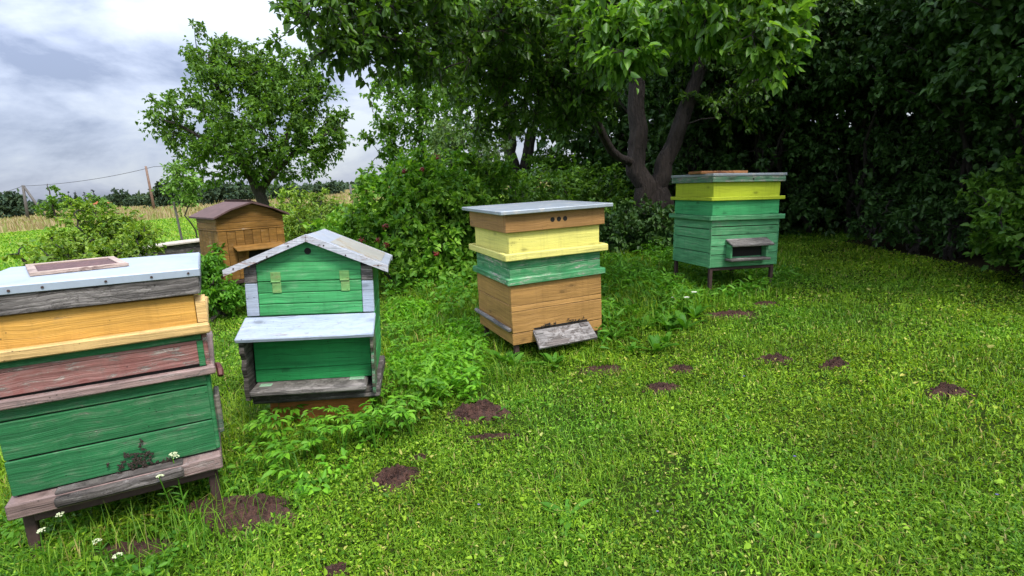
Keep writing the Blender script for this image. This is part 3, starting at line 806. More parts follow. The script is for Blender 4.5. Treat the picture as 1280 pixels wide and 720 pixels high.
def noise2(x, y, s, seed):
    r = np.random.default_rng(seed); v = np.zeros(len(x))
    for k in range(6):
        a = r.uniform(0, 6.28); f = s*r.uniform(.6, 1.8); v += np.sin((x*math.cos(a)+y*math.sin(a))*f+r.uniform(0, 6.28))
    return v/6

def scatter(n, rmin, rmax, a0=-52, a1=50, power=1.0):
    r = rmin*(rmax/rmin)**RNG.random(n) if power == 0 else (rmin**power+(rmax**power-rmin**power)*RNG.random(n))**(1/power)
    a = np.radians(RNG.uniform(a0, a1, n)); return r*np.sin(a), r*np.cos(a), r

# lawn: clover-like leaves and short blades
def lawn(n, name, kind):
    x, y, r = scatter(n, 1.05, 15, -57, 56, power=.75)
    wild = inside(WILD, x, y)
    keep = ~(in_moles(x, y, .95) & (RNG.random(n) > .04)) & ~(in_moles(x, y, .75) & (RNG.random(n) > .01)) & (RNG.random(n) < .84+.4*noise2(x, y, 4.5, 3)+.4*noise2(x, y, 13, 13))
    mixn = noise2(x, y, 7.5, 17)+.6*noise2(x, y, 2.1, 19); keep &= RNG.random(n) < np.clip(.78+(1 if kind == 'leaf' else -1)*.75*mixn, .22, 1)
    keep &= ~((x > 4.9) & (y < 8))
    x, y, r, wild = x[keep], y[keep], r[keep], wild[keep]; n = len(x)
    lod = np.clip(.75+.12*r, .9, 2.2)
    hm = 1+.5*noise2(x, y, 6, 4)
    P = np.stack([x, y, np.zeros(n)], 1)
    if kind == 'leaf':
        z = RNG.uniform(.006, .042, n)*hm*np.where(wild, 1.6, 1)
        P[:, 2] = z
        az = RNG.uniform(0, 6.28, n); el = RNG.normal(.25, .5, n)
        D = np.stack([np.cos(az)*np.cos(el), np.sin(az)*np.cos(el), np.sin(el)], 1)
        N = nrm(np.array([0, 0, 1.0])+RNG.normal(0, .6, (n, 3)))
        L = RNG.uniform(.008, .0165, n)*lod*RNG.choice([.8, 1, 1, 1.3, 2.0], n, p=[.3, .3, .2, .15, .05])
        V = leaf_patches(P, D, N, L, L*RNG.uniform(.3, .7, n), .2, .75)
        o = quads_mesh(name, V, 6, LEAFQ, M['lawn'])
    else:
        H = RNG.uniform(.02, .05, n)*hm*np.where(wild, 1.8, 1)*(1+.03*r)
        V = blade_patches(P, H, RNG.uniform(.0028, .0055, n)*lod, RNG.uniform(.25, 1.25, n), RNG.uniform(0, 6.28, n))
        o = quads_mesh(name, V, 6, BLADEQ, M['lawn_blade'])
    tag(o, 'short mown lawn of clover leaves and grass' if kind == 'leaf' else 'short grass blades of the lawn', 'lawn', kind='stuff')
lawn(int(640000*DENS), 'lawn_clover', 'leaf')
lawn(int(520000*DENS), 'lawn_grass', 'blade')

# unmown grass and weeds round the hives
def wild(n, name, hmin, hmax, wmin, wmax, mat, poly=WILD, ymin=0):
    lo, hi = poly.min(0), poly.max(0); lo = np.maximum(lo, [-4, 1.2]); hi = np.minimum(hi, [5, 9.5])
    x = RNG.uniform(lo[0], hi[0], n); y = RNG.uniform(lo[1], hi[1], n)
    k = inside(poly, x, y) & (RNG.random(n) < .62+.6*noise2(x, y, 3.5, 9)) & (RNG.random(n) < np.clip(3.2/np.hypot(x, y), .25, 1)**1.0) & ~in_moles(x, y, .9)
    x, y = x[k], y[k]; n = len(x); r = np.hypot(x, y); lod = np.clip(.7+.13*r, .9, 1.9)
    # lower in front of the near hive and on the rim
    hf = np.clip(.6+.5*noise2(x, y, 2.2, 21)+.2*(y-2.2), .35, 1.1)
    hf = np.where(x < -.9, np.maximum(hf, .6), hf); hf = np.where((x > 1.75), hf*.6, hf); hf = np.where((x > .8) & (x < 1.75) & (y > 3.6), np.maximum(hf, .95), hf); hf = np.where((x > -.1) & (x < .9) & (y < 3.9), hf*.5, hf); hf = np.where((x < -.7) & (x > -1.5) & (y > 2.2) & (y < 2.9), hf*.45, hf)
    H = RNG.uniform(hmin, hmax, n)*hf
    V = blade_patches(np.stack([x, y, np.zeros(n)], 1), H, RNG.uniform(wmin, wmax, n)*lod, RNG.uniform(.15, .9, n), RNG.uniform(0, 6.28, n))
    o = quads_mesh(name, V, 6, BLADEQ, mat); return o
tag(wild(int(150000*DENS), 'tall_grass', .08, .26, .003, .006, M['lawn_blade']), 'unmown grass round the hives', 'grass', kind='stuff')

def weed_cover(n, name, hmin, hmax, lmin, lmax, mat, poly, asp=.5, seed=31):
    lo, hi = poly.min(0), poly.max(0); lo = np.maximum(lo, [-4.5, 1.3]); hi = np.minimum(hi, [5, 9.5])
    x = RNG.uniform(lo[0], hi[0], n); y = RNG.uniform(lo[1], hi[1], n)
    nn = noise2(x, y, 5, seed)
    k = inside(poly, x, y) & (RNG.random(n) < .6+.9*nn) & ~in_moles(x, y, 1.0)
    x, y, nn = x[k], y[k], nn[k]; n = len(x)
    P = np.stack([x, y, RNG.uniform(.3, 1, n)*(hmin+(hmax-hmin)*np.clip(.5+nn, 0, 1))], 1)
    az = RNG.uniform(0, 6.28, n); el = RNG.normal(.1, .4, n)
    D = np.stack([np.cos(az)*np.cos(el), np.sin(az)*np.cos(el), np.sin(el)], 1)
    N = nrm(np.array([0, 0, 1.0])+RNG.normal(0, .4, (n, 3))); L = RNG.uniform(lmin, lmax, n)
    return quads_mesh(name, leaf_patches(P, D, N, L, L*RNG.uniform(asp*.8, asp*1.2, n)), 6, LEAFQ, mat)
G1 = poly_g([(330, 600), (400, 640), (470, 565), (545, 525), (600, 505), (600, 440), (560, 400), (500, 380), (485, 440), (482, 525), (440, 550), (320, 552), (290, 570)])
G6 = poly_g([(484, 392), (600, 398), (612, 460), (600, 500), (530, 522), (488, 500)])
G2 = poly_g([(240, 372), (330, 372), (320, 392), (245, 398)])
G3 = poly_g([(745, 300), (860, 310), (900, 345), (1000, 350), (960, 372), (880, 388), (800, 425), (745, 450)])
G4 = poly_g([(480, 372), (620, 350), (640, 330), (760, 300), (760, 330), (600, 400), (560, 410), (490, 400)])
G5 = poly_g([(-200, 740), (200, 740), (330, 590), (260, 600), (-100, 640)])
tag(weed_cover(int(9000*DENS), 'weed_cover', .03, .15, .02, .05, M['goutweed'], G1), 'bright low weeds round the house-shaped hive', 'weeds', kind='stuff')
tag(weed_cover(9000, 'weed_cover', .05, .2, .025, .07, M['goutweed'], G6, .42, 12), 'tall bright weeds between the house-shaped and the ochre hive', 'weeds', kind='stuff')
tag(weed_cover(5000, 'nettle_cover', .1, .4, .03, .07, M['weed'], G2, .5, 5), 'nettle bed below the brown hive', 'weeds', kind='stuff')
tag(weed_cover(26000, 'weed_cover', .05, .3, .04, .11, M['weed'], G3, .26, 6), 'leafy weeds between the ochre and the long-legged hive', 'weeds', kind='stuff')
tag(weed_cover(12000, 'weed_cover', .1, .4, .04, .09, M['weed'], G4, .5, 7), 'dark weeds at the foot of the shrubs', 'weeds', kind='stuff')
tag(weed_cover(6000, 'weed_cover', .02, .1, .02, .045, M['weed'], G5, .5, 8), 'low weeds in front of the near hive', 'weeds', kind='stuff')

# single goutweed plants, each with three-part leaves on thin stalks
def goutweed(seed):
    r = np.random.default_rng(seed); P, D, N, L = [], [], [], []; mb = MB()
    for s_ in range(r.integers(2, 5)):
        az = r.uniform(0, 6.28); h = r.uniform(.1, .22); off = r.uniform(.02, .08)
        top = np.array([math.cos(az)*off, math.sin(az)*off, h]); mb.tube([(0, 0, 0), top*np.array([.4, .4, .6]), top], [.0028, .0024, .0018], 5, 1)
        for k in range(3):
            a2 = az + (k-1)*1.25; dd = np.array([math.cos(a2), math.sin(a2), .08]); c = top + dd*.03
            mb.tube([top, c], [.0016, .0012], 4, 1)
            for j, da in enumerate((-.75, 0, .75)):
                a3 = a2+da; P.append(c); D.append([math.cos(a3), math.sin(a3), r.uniform(-.35, .1)]); N.append([r.normal(0, .15), r.normal(0, .15), 1]); L.append(r.uniform(.036, .062)*(1.15 if j == 1 else .9))
    P, D, N, L = map(np.array, (P, D, N, L))
    V = leaf_patches(P, D, nrm(N), L, L*.46, .2, .75)
    for q in V: mb.add(q, LEAFQ, 0)
    o = mb.build('goutweed_plant', [M['goutweed'], M['weed']]); return o
def scatter_plants(protos, spots, label, cat, group, smin=.8, smax=1.25):
    for i, (x, y) in enumerate(spots):
        o = protos[i] if i < len(protos) else protos[i % len(protos)].copy()
        if i >= len(protos): COL.objects.link(o)
        o.location = (x, y, 0); o.rotation_euler = (0, 0, RNG.uniform(0, 6.28)); s_ = RNG.uniform(smin, smax); o.scale = (s_, s_, s_)
        tag(o, label, cat, group)
def spots_px(pts, jit=.03): return [tuple(gnd(*p)[:2]+RNG.normal(0, jit, 2)) for p in pts]
scatter_plants([goutweed(s) for s in (1, 2, 3, 4)], spots_px([(345, 545), (362, 538), (385, 552), (418, 545), (446, 552), (472, 536), (482, 550), (350, 565), (375, 578), (405, 572), (435, 570), (462, 570), (500, 548), (520, 530), (515, 555), (490, 512), (505, 490), (535, 510), (335, 585), (362, 600), (395, 598), (332, 560), (475, 515), (500, 462), (530, 447), (545, 477), (515, 427), (490, 437)]),
               'bright green goutweed plant with three-part leaves by the house-shaped hive', 'weed', 'goutweed plants by the house-shaped hive', .6, 1.05)

def rosette(seed, n=9, L0=.13, up_=.9):
    r = np.random.default_rng(seed); mb = MB()
    for k in range(n):
        az = r.uniform(0, 6.28); L = L0*r.uniform(.6, 1.3); e = r.uniform(.35, up_); w = L*r.uniform(.09, .15)
        d = np.array([math.cos(az), math.sin(az)]); s_ = np.array([-d[1], d[0]]); rows = []
        for q in range(6):
            f = q/5; rad = L*(f*math.cos(e)+.1*f*f); z = L*(f*math.sin(e)*1.25-.55*f*f*math.sin(e))+.004
            ww = w*(.25+1.9*f*(1-f)*2*.75) if q < 5 else .001
            c = d*rad; rows.append([(*(c-s_*ww), z+ww*.25), (*c, z), (*(c+s_*ww), z+ww*.25)])
        V = [p for row in rows for p in row]; Fs = []
        for q in range(5): Fs += [(q*3, q*3+1, q*3+4, q*3+3), (q*3+1, q*3+2, q*3+5, q*3+4)]
        mb.add(V, Fs)
    o = mb.build('broadleaf_weed', M['weed'], smooth=True); return o
scatter_plants([rosette(s, 13, .2, 1.4) for s in (1, 2, 3)], spots_px([(780, 400), (800, 385), (812, 410), (785, 430), (830, 395), (845, 385), (858, 400), (870, 380), (895, 378), (900, 360), (768, 445), (790, 370), (820, 375), (760, 420), (805, 440), (840, 410), (775, 385), (790, 395), (800, 420), (815, 398), (826, 418), (838, 388), (850, 415), (862, 392), (875, 398), (885, 372), (770, 430), (765, 400), (785, 360), (805, 355), (830, 365), (850, 362), (760, 375), (795, 410), (820, 430), (660, 465), (690, 462), (625, 460), (610, 470)], .05),
               'broad-leaved weed with long upright leaves near the legs of the two stacked hives', 'weed', 'broad-leaved weeds by the stacked hives', .6, 1.1)
scatter_plants([rosette(s, 7, .1, .6) for s in (7, 8)], spots_px([(385, 610), (400, 600), (350, 612), (365, 625), (705, 640), (600, 500), (610, 522), (645, 505)], .02),
               'low dock leaf rosette in the grass near a molehill', 'weed', 'dock rosettes near the molehills', .7, 1.1)

def yarrow(name, h, lean, heads, seed):
    r = np.random.default_rng(seed); root = empty(name); mb = MB()
    top = np.array([lean[0], lean[1], h]); mb.tube([(0, 0, 0), top*np.array([.35, .35, .5]), top], [.003, .0026, .002], 5)
    for k in range(7):
        f = r.uniform(.1, .75); az = r.uniform(0, 6.28); p = top*np.array([f**1.3, f**1.3, f]); L = .06*(1.2-f)
        mb.add(leaf_patches(p[None], np.array([[math.cos(az), math.sin(az), .6]]), np.array([[0, 0, 1.0]]), np.array([L]), np.array([L*.22]))[0], LEAFQ)
    mb.build('stalk', M['weed'], root)
    hb = MB()
    for k in range(heads):
        c = top + np.array([r.normal(0, .006), r.normal(0, .006), k*.012-.004*heads])
        for q in range(26):
            a = r.uniform(0, 6.28); rr = .015*math.sqrt(r.random()); s_ = r.uniform(.002, .0034)
            p = c+np.array([rr*math.cos(a), rr*math.sin(a), .006*(1-(rr/.015)**2)])
            hb.tube([p-np.array([0, 0, s_]), p, p+np.array([0, 0, s_*.8])], [s_*.5, s_, s_*.4], 6)
    hb.build('flower_head', M['yarrow'], root); return root
YL = [((222, 660), .262, 'taller cream yarrow flower right of the landing board centre of the near hive', 1), ((236, 655), .3, 'double-headed cream yarrow flower before the near hive, by its pale board end', 2),
      ((100, 690), .2, 'cream yarrow flower before the left leg of the near hive', 1), ((60, 715), .17, 'low yarrow flower at the bottom left corner', 1),
      ((130, 705), .1, 'short yarrow flower low in the grass under the near hive', 1), ((145, 715), .08, 'shortest yarrow flower at the bottom edge under the near hive', 1)]
for (p, h, lab, nh) in YL:
    o = yarrow('yarrow_flower', h, (RNG.normal(0, .02), RNG.normal(0, .02)), nh, int(h*1000)); c = gnd(*p); o.location = (c[0], c[1], 0); tag(o, lab, 'wildflower', 'yarrow flowers under the near hive')

def daisy():
    mb = MB(); mb.tube([(0, 0, 0), (.004, 0, .09), (.008, 0, .17)], [.0016, .0015, .0012], 4, 1)
    for k in range(12):
        a = k*math.pi/6; d = np.array([math.cos(a), math.sin(a), .1]); p = np.array([.008, 0, .17])
        mb.add(leaf_patches((p+d*.004)[None], d[None], np.array([[0, 0, 1.0]]), np.array([.018]), np.array([.009]))[0], LEAFQ)
    return mb.build('daisy', [M['white_petal'], M['weed']])
scatter_plants([daisy()], spots_px([(843, 396), (857, 400), (869, 395)], .0), 'small white daisy in the weeds left of the long-legged hive', 'wildflower', 'white daisies', 1, 1.3)
def violet_fl():
    mb = MB(); mb.tube([(0, 0, 0), (0, 0, .05)], [.001, .001], 4, 1)
    for k in range(5):
        a = k*1.257; d = np.array([math.cos(a), math.sin(a), .5]); mb.add(leaf_patches(np.array([[0, 0, .05]]), d[None], np.array([[0, 0, 1.0]]), np.array([.011]), np.array([.008]))[0], LEAFQ)
    return mb.build('violet_flower', [M['violet'], M['weed']])
scatter_plants([violet_fl()], spots_px([(930, 478), (993, 580), (822, 648), (1245, 628), (600, 642)], .0), 'tiny violet flower in the mown lawn', 'wildflower', 'violets in the lawn', .55, .8)

# straw tuft by the house-shaped hive
c = gnd(492, 497); n = 260; x = c[0]+RNG.normal(0, .05, n); y = c[1]+RNG.normal(0, .05, n)
tag(quads_mesh('dry_tuft', blade_patches(np.stack([x, y, 0*x], 1), RNG.uniform(.06, .17, n), np.full(n, .004), RNG.uniform(.3, 1.4, n), RNG.uniform(0, 6.28, n)), 6, BLADEQ, M['dry']), 'tuft of dry brown stalks right of the house-shaped hive', 'dry grass')
# thin seed-headed grasses before the near hive
n = 150; a = RNG.random(n); x = np.interp(a, [0, 1], [-1.75, -1.0])+RNG.normal(0, .08, n); y = np.interp(a, [0, 1], [1.72, 2.0])+RNG.normal(0, .08, n)
tag(quads_mesh('seeding_grass', blade_patches(np.stack([x, y, 0*x], 1), RNG.uniform(.1, .24, n), np.full(n, .0025), RNG.uniform(.1, .8, n), RNG.uniform(0, 6.28, n)), 6, BLADEQ, M['lawn_blade']), 'thin seeding grass before the near hive', 'grass', kind='stuff')

# far tall meadow
n = 60000; r = (44**.6+(190**.6-44**.6)*RNG.random(n))**(1/.6); a = np.radians(RNG.uniform(-62, 5, n)); x, y = r*np.sin(a), r*np.cos(a)
V = blade_patches(np.stack([x, y, 0*x], 1), RNG.uniform(.35, .68, n)*(1+.2*noise2(x, y, .2, 2)), .02+.0011*r, RNG.uniform(.1, .5, n), RNG.uniform(0, 6.28, n))
tag(quads_mesh('meadow_grass', V, 6, BLADEQ, M['straw']), 'tall straw coloured meadow grass', 'meadow', kind='stuff')
# rougher grass on the mown field
n = int(60000*DENS); r = (9**.5+(44**.5-9**.5)*RNG.random(n))**2; a = np.radians(RNG.uniform(-60, -8, n)); x, y = r*np.sin(a), r*np.cos(a)
V = blade_patches(np.stack([x, y, 0*x], 1), RNG.uniform(.04, .09, n), .008+.0012*r, RNG.uniform(.2, 1.0, n), RNG.uniform(0, 6.28, n))
tag(quads_mesh('field_grass', V, 6, BLADEQ, M['lawn_blade']), 'cut grass of the field behind the hives', 'grass', kind='stuff')

# ------------------------------------------------------------------ trees and shrubs
def L_(px, py, Y, rx, ry=None, rz=None, w=1.0):
    p = at(px, py, Y); return (p[0], p[1], p[2], rx, ry or rx, rz or rx*.8, w)

# old pear tree over the hives
B = np.array([2.3, 8.6, 0])
def q(px, py, Y): return at(px, py, Y)
def keep_front(C):   # keep the hanging foliage clear of the camera
    return (np.hypot(C[:, 0], C[:, 1]) > 2.6) & (C[:, 2] > 1.9)
pear_limbs = [
    ([B+[-.05, 0, -.1], q(806, 250, 8.6), q(798, 205, 8.6), q(797, 150, 8.6), q(796, 80, 8.5), q(790, -30, 8.3), q(780, -160, 8)], .19, .075),
    ([B+[.12, 0, -.1], q(826, 250, 8.62), q(828, 215, 8.62), q(845, 170, 8.6), q(864, 110, 8.5), q(885, 20, 8.1), q(930, -110, 7)], .2, .065),
    ([q(800, 205, 8.6), q(768, 192, 8.4), q(745, 150, 8.0), q(722, 60, 7.4), q(700, -40, 6.8), q(640, -140, 6.2)], .07, .04),
    ([q(795, 20, 8.4), q(720, -60, 7.6), q(610, -60, 6.2), q(520, -20, 5.2), q(440, 0, 4.6)], .08, .02),
    ([q(885, 40, 8.2), q(900, -80, 6.6), q(925, -60, 5), q(940, -10, 4.1)], .08, .015),
    ([q(722, 60, 7.4), q(650, 60, 7), q(590, 80, 6.6)], .05, .015)]
pear_lobes = [L_(425, 30, 4.7, .42, .5, .33, 1.2), L_(470, -15, 4.9, .6, .7, .5), L_(520, 25, 5.2, .6, .7, .55, 1.1), L_(500, 75, 5.4, .38, .5, .32), L_(600, 50, 6.4, .8, 1, .5, .7), L_(575, 0, 6, .8, .9, .5, .8),
              L_(660, 110, 7.0, .9, .9, .75), L_(690, 50, 6.6, .9, .9, .8), L_(740, 10, 6.2, 1, 1, .7), L_(715, 120, 7.4, .6, .8, .55), L_(640, 165, 7.8, .7, .8, .4, .8),
              L_(755, 45, 5.2, .36, .45, .42, .9), L_(800, -10, 6, .8, 1, .4), L_(870, 0, 6, .7, .9, .45), L_(900, 100, 8, .7, .8, .6, .7), L_(868, 105, 6.4, .16, .25, .3, .8),
               L_(900, -30, 4.5, .6, .6, .4), L_(960, -30, 4.6, .5, .6, .35),
              (1.2, 7.2, 5.2, 2.0, 1.8, .8, .2), (2.4, 7.5, 5.4, 2.2, 2.0, 1.0, .25), (2.6, 9, 4.4, 2.0, 1.8, 1.3, .25)]  # upper crown lobes out of view, placed to darken the foliage below
tree('pear_tree', 'big old fruit tree with forked dark trunk, its leaves hanging over the hives', 'tree', B, pear_limbs, pear_lobes, 640, .31, .078, M['pear'], M['bark'], None, 7, 11, .62, .3, .5, True, True, keep=keep_front)

pear = bpy.data.objects['pear_tree']
HC = lobes_points([L_(925, 15, 4.2, .34, .4, .26, 1.6), L_(955, 50, 3.9, .16, .2, .22, 1.8), L_(975, 75, 3.9, .06, .1, .12, 2), L_(780, 50, 4.3, .2, .25, .22, 1.4), L_(755, 25, 4.4, .2, .25, .18), L_(870, 20, 4.3, .3, .3, .18), L_(815, 5, 4.4, .3, .3, .14)], 92, .2)
HV, (Ha, Hb) = crown(HC, .2*RNG.uniform(.7, 1.2, len(HC)), .085, 6, 9, .6, .75)
Bp = np.array(pear.location); quads_mesh('hanging_spray', HV-Bp, 6, LEAFQ, M['pear_lit'], pear)
mb = MB(); skeleton(mb, [q(900, -60, 5.2), q(780, -40, 5.6), q(930, -40, 4.6), q(800, -30, 5)], HC, .004, .016)
for a, b in zip(Ha, Hb): mb.add(*tube_geo(np.array([a, b]), np.array([.004, .002]), 3, False))
mb.v = [tuple(np.array(p)-Bp) for p in mb.v]; mb.build('twigs', M['bark'], pear, True)

# fruit tree on the left
A0 = at(325, 260, 14.0); A0[2] = 0
def q2(px, py, d=0): return at(px, py, 14.0+d)
apple_limbs = [([A0+[0, 0, -.1], q2(330, 262), q2(322, 235), q2(300, 190), q2(275, 130), q2(262, 70)], .2, .04),
               ([q2(325, 240), q2(345, 205, .3), q2(365, 150, .4), q2(375, 90, .5)], .13, .03),
               ([q2(320, 220), q2(285, 195, -.5), q2(240, 165, -.8), q2(205, 150, -1)], .08, .02),
               ([q2(335, 225), q2(370, 190, -.5), q2(410, 165, -.6), q2(430, 160, -.6)], .08, .02),
               ([q2(312, 200), q2(318, 150, .2), q2(322, 95, .2)], .07, .02)]
apple_lobes = [L_(262, 60, 14, .45, .5, .5, .9), L_(285, 75, 14.2, .8, .9, .55), L_(268, 100, 13.8, .8, .9, .6), L_(300, 120, 13.4, 1.1, 1.1, .8), L_(235, 150, 13.4, .8, .9, .65), L_(212, 142, 13.6, .45, .5, .35), L_(240, 190, 13.8, .65, .8, .5, .8),
               L_(355, 80, 14.2, .7, .8, .55), L_(365, 110, 13.8, .8, .9, .6), L_(385, 130, 13.6, .8, .9, .6), L_(330, 160, 13, 1, 1, .8), L_(400, 165, 13.6, .75, .9, .6), L_(425, 165, 13.8, .4, .5, .5), L_(380, 200, 13.6, .8, .9, .5), L_(290, 190, 13.4, .9, 1, .7), L_(275, 225, 14, .6, .7, .35, .6), L_(345, 205, 14.5, .9, .9, .5), L_(320, 100, 14.3, .9, .9, .7)]
tree('apple_tree', 'round leafy fruit tree standing alone in the field behind the brown hive', 'tree', A0, apple_limbs, apple_lobes, 470, .33, .1, M['apple'], M['bark_dark'], None, 7, 9, .6, .35, .35)

# staked sapling
S0 = at(236, 262, 10.5); S0[2] = 0
tree('sapling', 'thin young tree with light green leaves beside a stake', 'tree', S0, [([S0, S0+[.02, 0, .9], S0+[-.03, 0, 1.85]], .018, .008)],
     [(S0[0]-.03, S0[1], 1.5, .3, .3, .38), (S0[0]-.08, S0[1], 1.75, .2, .2, .22)], 34, .2, .07, M['sapling'], M['bark'], None, 5, 8, .55, .2)
c = at(221, 262, 10.4); mb = MB().tube([(0, 0, 0), (-.03, 0, 1.25)], [.022, .02], 7); o = mb.build('tree_stake', M['pole_grey']); o.location = (c[0], c[1], 0); tag(o, 'thin grey stake supporting the young tree', 'stake')

# berry shrub in the middle and its neighbours
def shrub(name, label, lobes, n, clump, leaf, mat, group=None, stems=7, twigs=6, per=9, asp=.6, inner=.35, h=.6, droop=.3, keep=None, cat='shrub', flat=.8):
    lb = np.array([l[:6] for l in lobes]); base = np.array([lb[:, 0].mean(), lb[:, 1].mean(), 0]); limbs = []
    for k in range(stems):
        l = lb[k % len(lb)]; tip = l[:3]+RNG.normal(0, .3, 3)*l[3:6]; b = base*.6+np.array([l[0], l[1], 0])*.4+np.array([RNG.normal(0, .12), RNG.normal(0, .12), -.03])
        limbs.append(([b, b*.55+tip*.45+[0, 0, .12], tip], .022+.006*tip[2], .006))
    return tree(name, label, cat, base, limbs, lobes, n, clump, leaf, mat, M['bark_dark'], group, twigs, per, asp, inner, droop, flat=flat, keep=keep)
bs = shrub('berry_shrub', 'dense green shrub with clusters of red berries right of the house-shaped hive', [L_(540, 215, 7.2, .45, .5, .28), L_(500, 240, 7.0, .5, .5, .35), L_(560, 260, 6.9, .65, .6, .45), L_(470, 285, 6.8, .5, .5, .35), L_(520, 310, 6.5, .6, .5, .4), L_(590, 310, 7.0, .5, .6, .5), L_(430, 300, 7.0, .45, .5, .35), L_(540, 350, 6.4, .5, .4, .3), L_(600, 220, 7.6, .5, .5, .3)],
      440, .22, .08, M['shrub'], None, 9, 6, 10, .62)
for px, py, Y in ((528, 212, 6.85), (548, 196, 6.9), (505, 214, 6.75), (482, 282, 6.45), (472, 300, 6.4), (452, 300, 6.5), (483, 306, 6.3), (545, 318, 6.15)):
    p = at(px, py, Y-.32); mb = MB()
    for k in range(22):
        c = RNG.normal(0, .016, 3)*np.array([1, 1, .8]); s_ = .0075
        mb.tube([c-[0, 0, s_], c-[0, 0, s_*.5], c+[0, 0, s_*.5], c+[0, 0, s_]], [s_*.3, s_*.9, s_*.9, s_*.3], 6)
    o = mb.build('berry_cluster', M['berry'], bs, True); o.location = tuple(p-np.array(bs.location))
shrub('raspberry_canes', 'patch of thin leafy canes between the brown hive and the berry shrub', [L_(375, 262, 8, .3, .4, .3), L_(400, 265, 8.2, .35, .4, .3), L_(430, 270, 8.2, .35, .4, .28), L_(390, 290, 7.6, .4, .4, .35), L_(420, 300, 7.6, .4, .4, .35), L_(365, 295, 7.8, .3, .4, .35)], 190, .17, .06, M['currant'], None, 12, 5, 9, .45, .2)
# currant bushes on the left
shrub('currant_bush', 'yellow green currant bush behind the near hive lid', [L_(120, 300, 5.6, .5, .4, .22), L_(88, 310, 5.4, .24, .35, .2), L_(160, 302, 5.8, .3, .4, .18), L_(140, 275, 5.9, .25, .3, .12), L_(110, 272, 5.7, .2, .3, .1), L_(125, 330, 5.2, .5, .4, .25), L_(95, 262, 5.6, .12, .2, .1), L_(175, 290, 5.6, .1, .2, .08)], 190, .15, .042, M['currant'], None, 12, 5, 9, .7, .3)
shrub('currant_twig', 'sparse thin twig standing left of the currant bush', [L_(25, 312, 4.6, .09, .1, .08), L_(38, 330, 4.6, .1, .1, .1)], 8, .09, .05, M['currant'], None, 2, 3, 4, .7)
shrub('nettle_clump', 'dark green clump right of the near hive lid, before the brown hive', [L_(262, 350, 5.6, .2, .2, .25), L_(258, 330, 5.9, .15, .2, .2), L_(270, 372, 5.6, .25, .2, .15)], 60, .13, .06, M['weed'], None, 6, 5, 9, .5)

# trees and shrubs behind, between the fruit trees
Tw = at(648, 235, 13.5); Tw[2] = 0
tree('twin_tree', 'twin-trunked tree behind the berry shrub', 'tree', Tw, [([Tw, at(642, 215, 13.5), at(637, 170, 13.5), at(625, 90, 13.3), at(600, 20, 13)], .22, .07), ([Tw+[.25, 0, 0], at(656, 215, 13.6), at(664, 170, 13.6), at(680, 90, 13.4), at(700, 20, 13.2)], .2, .06)],
     [L_(600, 70, 13, 1.4, 1.4, 1.1), L_(660, 40, 13, 1.5, 1.5, 1.1), L_(720, 80, 13.5, 1.3, 1.3, 1.2), L_(560, 110, 13.2, .9, .9, .6), L_(700, 140, 14, 1, 1, .5), L_(620, 0, 13, 1.6, 1.6, 1)], 230, .42, .11, M['back'], M['bark_dark'], None, 7, 9, .6, .3)
tree('lime_tree', 'blue green tree with sky gaps behind the berry shrub top', 'tree', (at(530, 240, 17)*np.array([1, 1, 0])), [([at(530, 240, 17)*np.array([1, 1, 0]), at(530, 200, 17), at(520, 130, 17)], .16, .04)],
     [L_(500, 130, 17, 1.1, 1.1, .9), L_(540, 100, 17, 1.2, 1.2, .9), L_(560, 150, 17, 1, 1, .8), L_(480, 170, 17, .8, .8, .7), L_(470, 205, 17, .5, .5, .5, .7), L_(520, 190, 17, 1, 1, .6)], 165, .42, .13, M['back'], M['bark_dark'], None, 6, 9, .6, .35)
for lab, lbs, mt, n in (
    ('pale airy bush behind the twin-trunked tree', [L_(590, 190, 11, .7, .6, .5), L_(625, 160, 12, .5, .5, .5), L_(560, 180, 11.5, .5, .5, .4)], 'pale_back', 110),
    ('dark leafy bush behind the ochre hive', [L_(690, 240, 9.4, .9, .7, .45), L_(640, 250, 9, .6, .6, .45), L_(740, 245, 9.6, .7, .6, .5), L_(690, 290, 8.6, .9, .6, .4), L_(620, 300, 8, .5, .5, .4), L_(760, 290, 8.8, .5, .5, .45)], 'back', 300),
    ('low dark undergrowth at the foot of the forked trunk', [L_(800, 282, 8.0, .5, .35, .3), L_(845, 285, 8.1, .4, .35, .3), L_(770, 295, 7.9, .35, .3, .3)], 'lilac', 130),
    ('bright bush with white sky gaps left of the dark trunk', [L_(720, 205, 12.5, .9, .6, .5), L_(680, 200, 13, .6, .6, .4), L_(760, 180, 12.5, .6, .6, .6), L_(750, 220, 11.8, .7, .6, .45)], 'back', 120)):
    shrub('hedge_bush', lab, lbs, n, .3, .085, M[mt], 'bushes behind the hives', 6)

